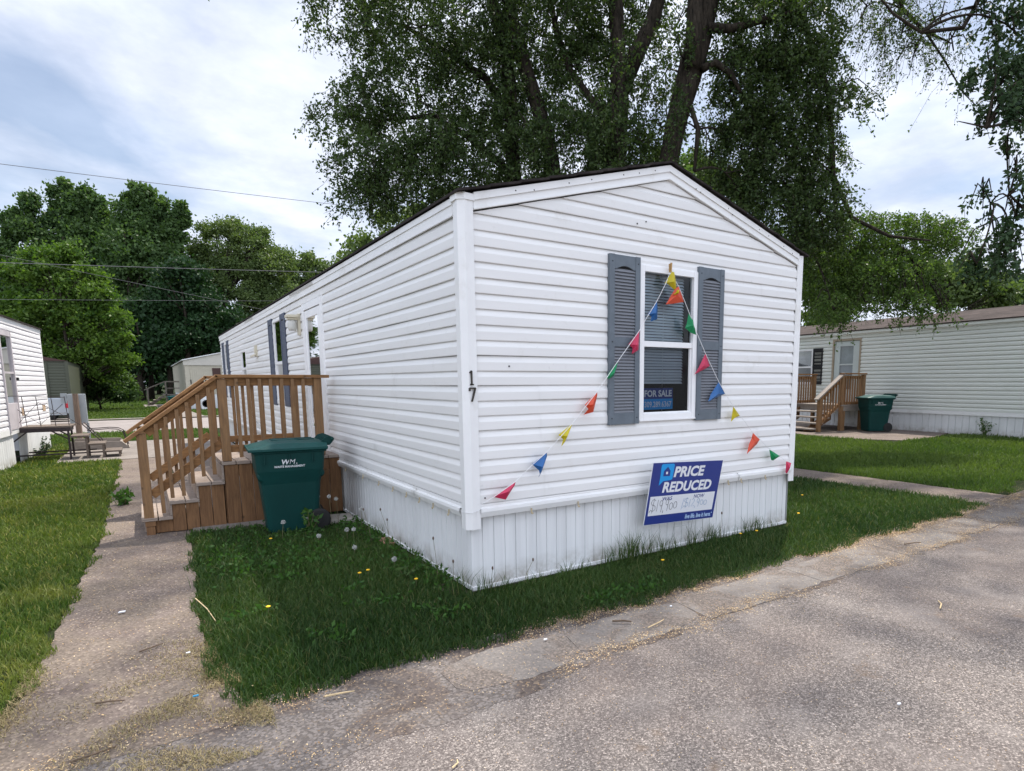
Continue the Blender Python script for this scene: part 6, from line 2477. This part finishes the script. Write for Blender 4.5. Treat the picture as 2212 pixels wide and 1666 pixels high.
for x, y, h, l, lab in ((.12, -.08, .20, (.02, 0), 'short dry stalk at the front corner'), (.42, -.07, .20, (.09, 0), 'dry stalk bending right near the front corner'), (2.72, -.08, .30, (.01, 0), 'dry stalk standing in front of the skirting right of the sign'),
                        (-.10, .42, .37, (-.03, .0), 'tall dry stalk by the side skirting nearest the corner'), (-.06, .20, .22, (.0, 0), 'short dry stalk at the corner\'s left side'), (-.12, 1.5, .42, (-.07, .06), 'tall slanting dry stalk midway along the side skirting'), (-.1, 1.62, .30, (-.01, .0), 'straight dry stalk beside the slanting one'), (-.16, 2.0, .34, (-.05, .05), 'dry stalk near the dirty part of the side skirting')):
    stalk(x, y, h, l, lab)


# ------------------------------------------------------------------ litter, chips, clippings
def flakes(name, x, y, z, size, mat):
    P = np.stack([x, y, z], 1)
    n = len(P)
    th = rng.uniform(0, 6.28, n)
    d = np.stack([np.cos(th), np.sin(th), rng.normal(size=n) * .18], 1) * (size * rng.uniform(.5, 1.3, n))[:, None]
    e = np.stack([-np.sin(th), np.cos(th), rng.normal(size=n) * .3], 1) * (size * rng.uniform(.3, .7, n))[:, None]
    V = np.stack([P - d, P + e, P + d, P - e], 1).reshape(-1, 3)
    F = np.arange(4 * n).reshape(n, 4)
    return np_mesh(name, V, F, mat, None, {'rnd': np.repeat(rng.uniform(0, 1, n), 4)}, kind='stuff')


def band(n, x0, x1, yc, sd, dens=None):
    x = rng.uniform(x0, x1, n)
    if dens is not None:
        k = rng.uniform(0, 1, n) < dens(x)
        x = x[k]
    y = yc + edge_noise(x) + rng.normal(size=len(x)) * sd
    return x, y


xs, ys = [], []
clus = lambda x: np.clip(.35 + .5 * np.sin(x * 1.7) + .3 * np.sin(x * 4.1 + 1) + .12 * np.clip(x, 0, 6), .05, 1)
for a in (band(26000, -2.6, 9.5, -.93, .055, clus), band(15000, -1.6, 9.5, -1.43, .05, clus), band(16000, 3., 13, -1.05, .16, clus), band(2500, -2, 9, -1.2, .22, None)):
    xs.append(a[0])
    ys.append(a[1])
x = np.concatenate(xs)
y = np.concatenate(ys)
flakes('seed_litter', x, y, hgt_np(x) + .022, .0050, 'chips')
# thin scatter over road and walk
n = 16000
x = rng.uniform(-3, 10, n)
y = rng.uniform(-5, -1.45, n)
flakes('seed_litter', x, y, hgt_np(x) + .011, .0036, 'chips')
n = 2600
y = rng.uniform(-1.0, 5.5, n)
x = walk_l(y) + (walk_r(y) - walk_l(y)) * rng.uniform(0, 1, n)
flakes('seed_litter', x, y, np.full(n, .019), .0055, 'chips')
# dry clippings piled at the walk's edges
n = 44000
k = rng.uniform(0, 1, n)
y = -1.35 + 1.9 * rng.beta(1.1, 1.6, n)
x = walk_r(np.clip(y, -1, 12)) - .02 - np.abs(rng.normal(size=n)) * (.12 + .24 * np.clip(.3 - y, 0, 1.2)) + .08
x2 = walk_l(np.clip(y, -1, 12)) + np.abs(rng.normal(size=n)) * .07 - .04
nz_ = np.sin(x * 9 + 3 * np.sin(y * 5)) + np.sin(y * 13 + 2 * np.sin(x * 7)) + rng.normal(size=n) * .8
sel = k < .66
keep = nz_ > .5
xx = np.where(sel, x, x2)
xx, y = xx[keep], y[keep]
n = len(xx)
P = np.stack([xx, y, np.full(n, .018)], 1)
blades('dry_clippings', P, rng.uniform(.008, .022, n), np.full(n, .0016), 'straw', None, 2.2)


def stick(name, p, q, r, mat, lab, bend=.01):
    p, q = Vector(p), Vector(q)
    m_ = (p + q) / 2 + Vector((bend, -bend, .006))
    mb = MB()
    mb.tube([p, m_, q], [r, r * .9, r * .6], 6)
    mb.build(name, mat, label=lab, cat='twig', group='twigs on the ground')


stick('twig', (-2.28, -.40, .022), (-2.16, -.45, .022), .005, 'stick', 'dark twig across the near end of the walkway')
stick('twig', (-2.10, .20, .022), (-1.98, .26, .022), .005, 'stick', 'dark twig on the walkway near the dry clippings')
stick('twig', (-2.34, -.95, .022), (-2.18, -.92, .022), .005, 'stick', 'dark twig lying at the walkway mouth')
stick('twig', (-1.76, .95, .06), (-1.68, .40, .05), .004, 'strawstick', 'long pale straw leaning on the lawn edge')
stick('twig', (-1.32, -1.02, .03), (-1.18, -1.05, .03), .005, 'strawstick', 'short pale stick in the seed litter at the lawn corner')
stick('twig', (.62, -1.32, .03), (.80, -1.28, .03), .004, 'strawstick', 'pale splinter on the gutter edge')
stick('twig', (.50, -1.10, .03), (.60, -1.18, .03), .007, 'stick', 'thick dark bark chip beside the gutter slab')
stick('twig', (2.55, -2.25, .02), (2.70, -2.17, .02), .005, 'strawstick', 'pale stick lying on the open road')
stick('twig', (4.05, -1.25, .03), (4.25, -1.31, .03), .006, 'stick', 'dark twig on the gutter at right')
stick('twig', (-1.02, -1.92, .015), (-.98, -1.88, .015), .004, 'strawstick', 'small tan chip on the road at the bottom edge')


def scrap(x, y, s, mat, lab):
    z = hgt(x) + .024
    mb = MB()
    mb.prism([(x - s, y - s * .3, z), (x + s * .8, y - s * .5, z), (x + s, y + s * .4, z), (x - s * .6, y + s * .5, z)], (0, 0, .006))
    mb.build('paper_scrap', mat, label=lab, cat='litter', group='scraps of litter')


scrap(-.02, -1.08, .013, 'litterwhite', 'white scrap on the grey gutter slab')
scrap(1.02, -1.12, .010, 'litterwhite', 'small white scrap on the second gutter slab')
scrap(1.0, -2.75, .012, 'litterwhite', 'white scrap out on the road')
scrap(-2.2, 1.05, .022, 'litterwhite', 'white scrap on the walkway')
scrap(-1.86, .0, .012, 'litterwhite', 'pale scrap among the dry clippings')
scrap(-1.86, -.62, .014, 'litterblue', 'small blue plastic scrap on the walkway')
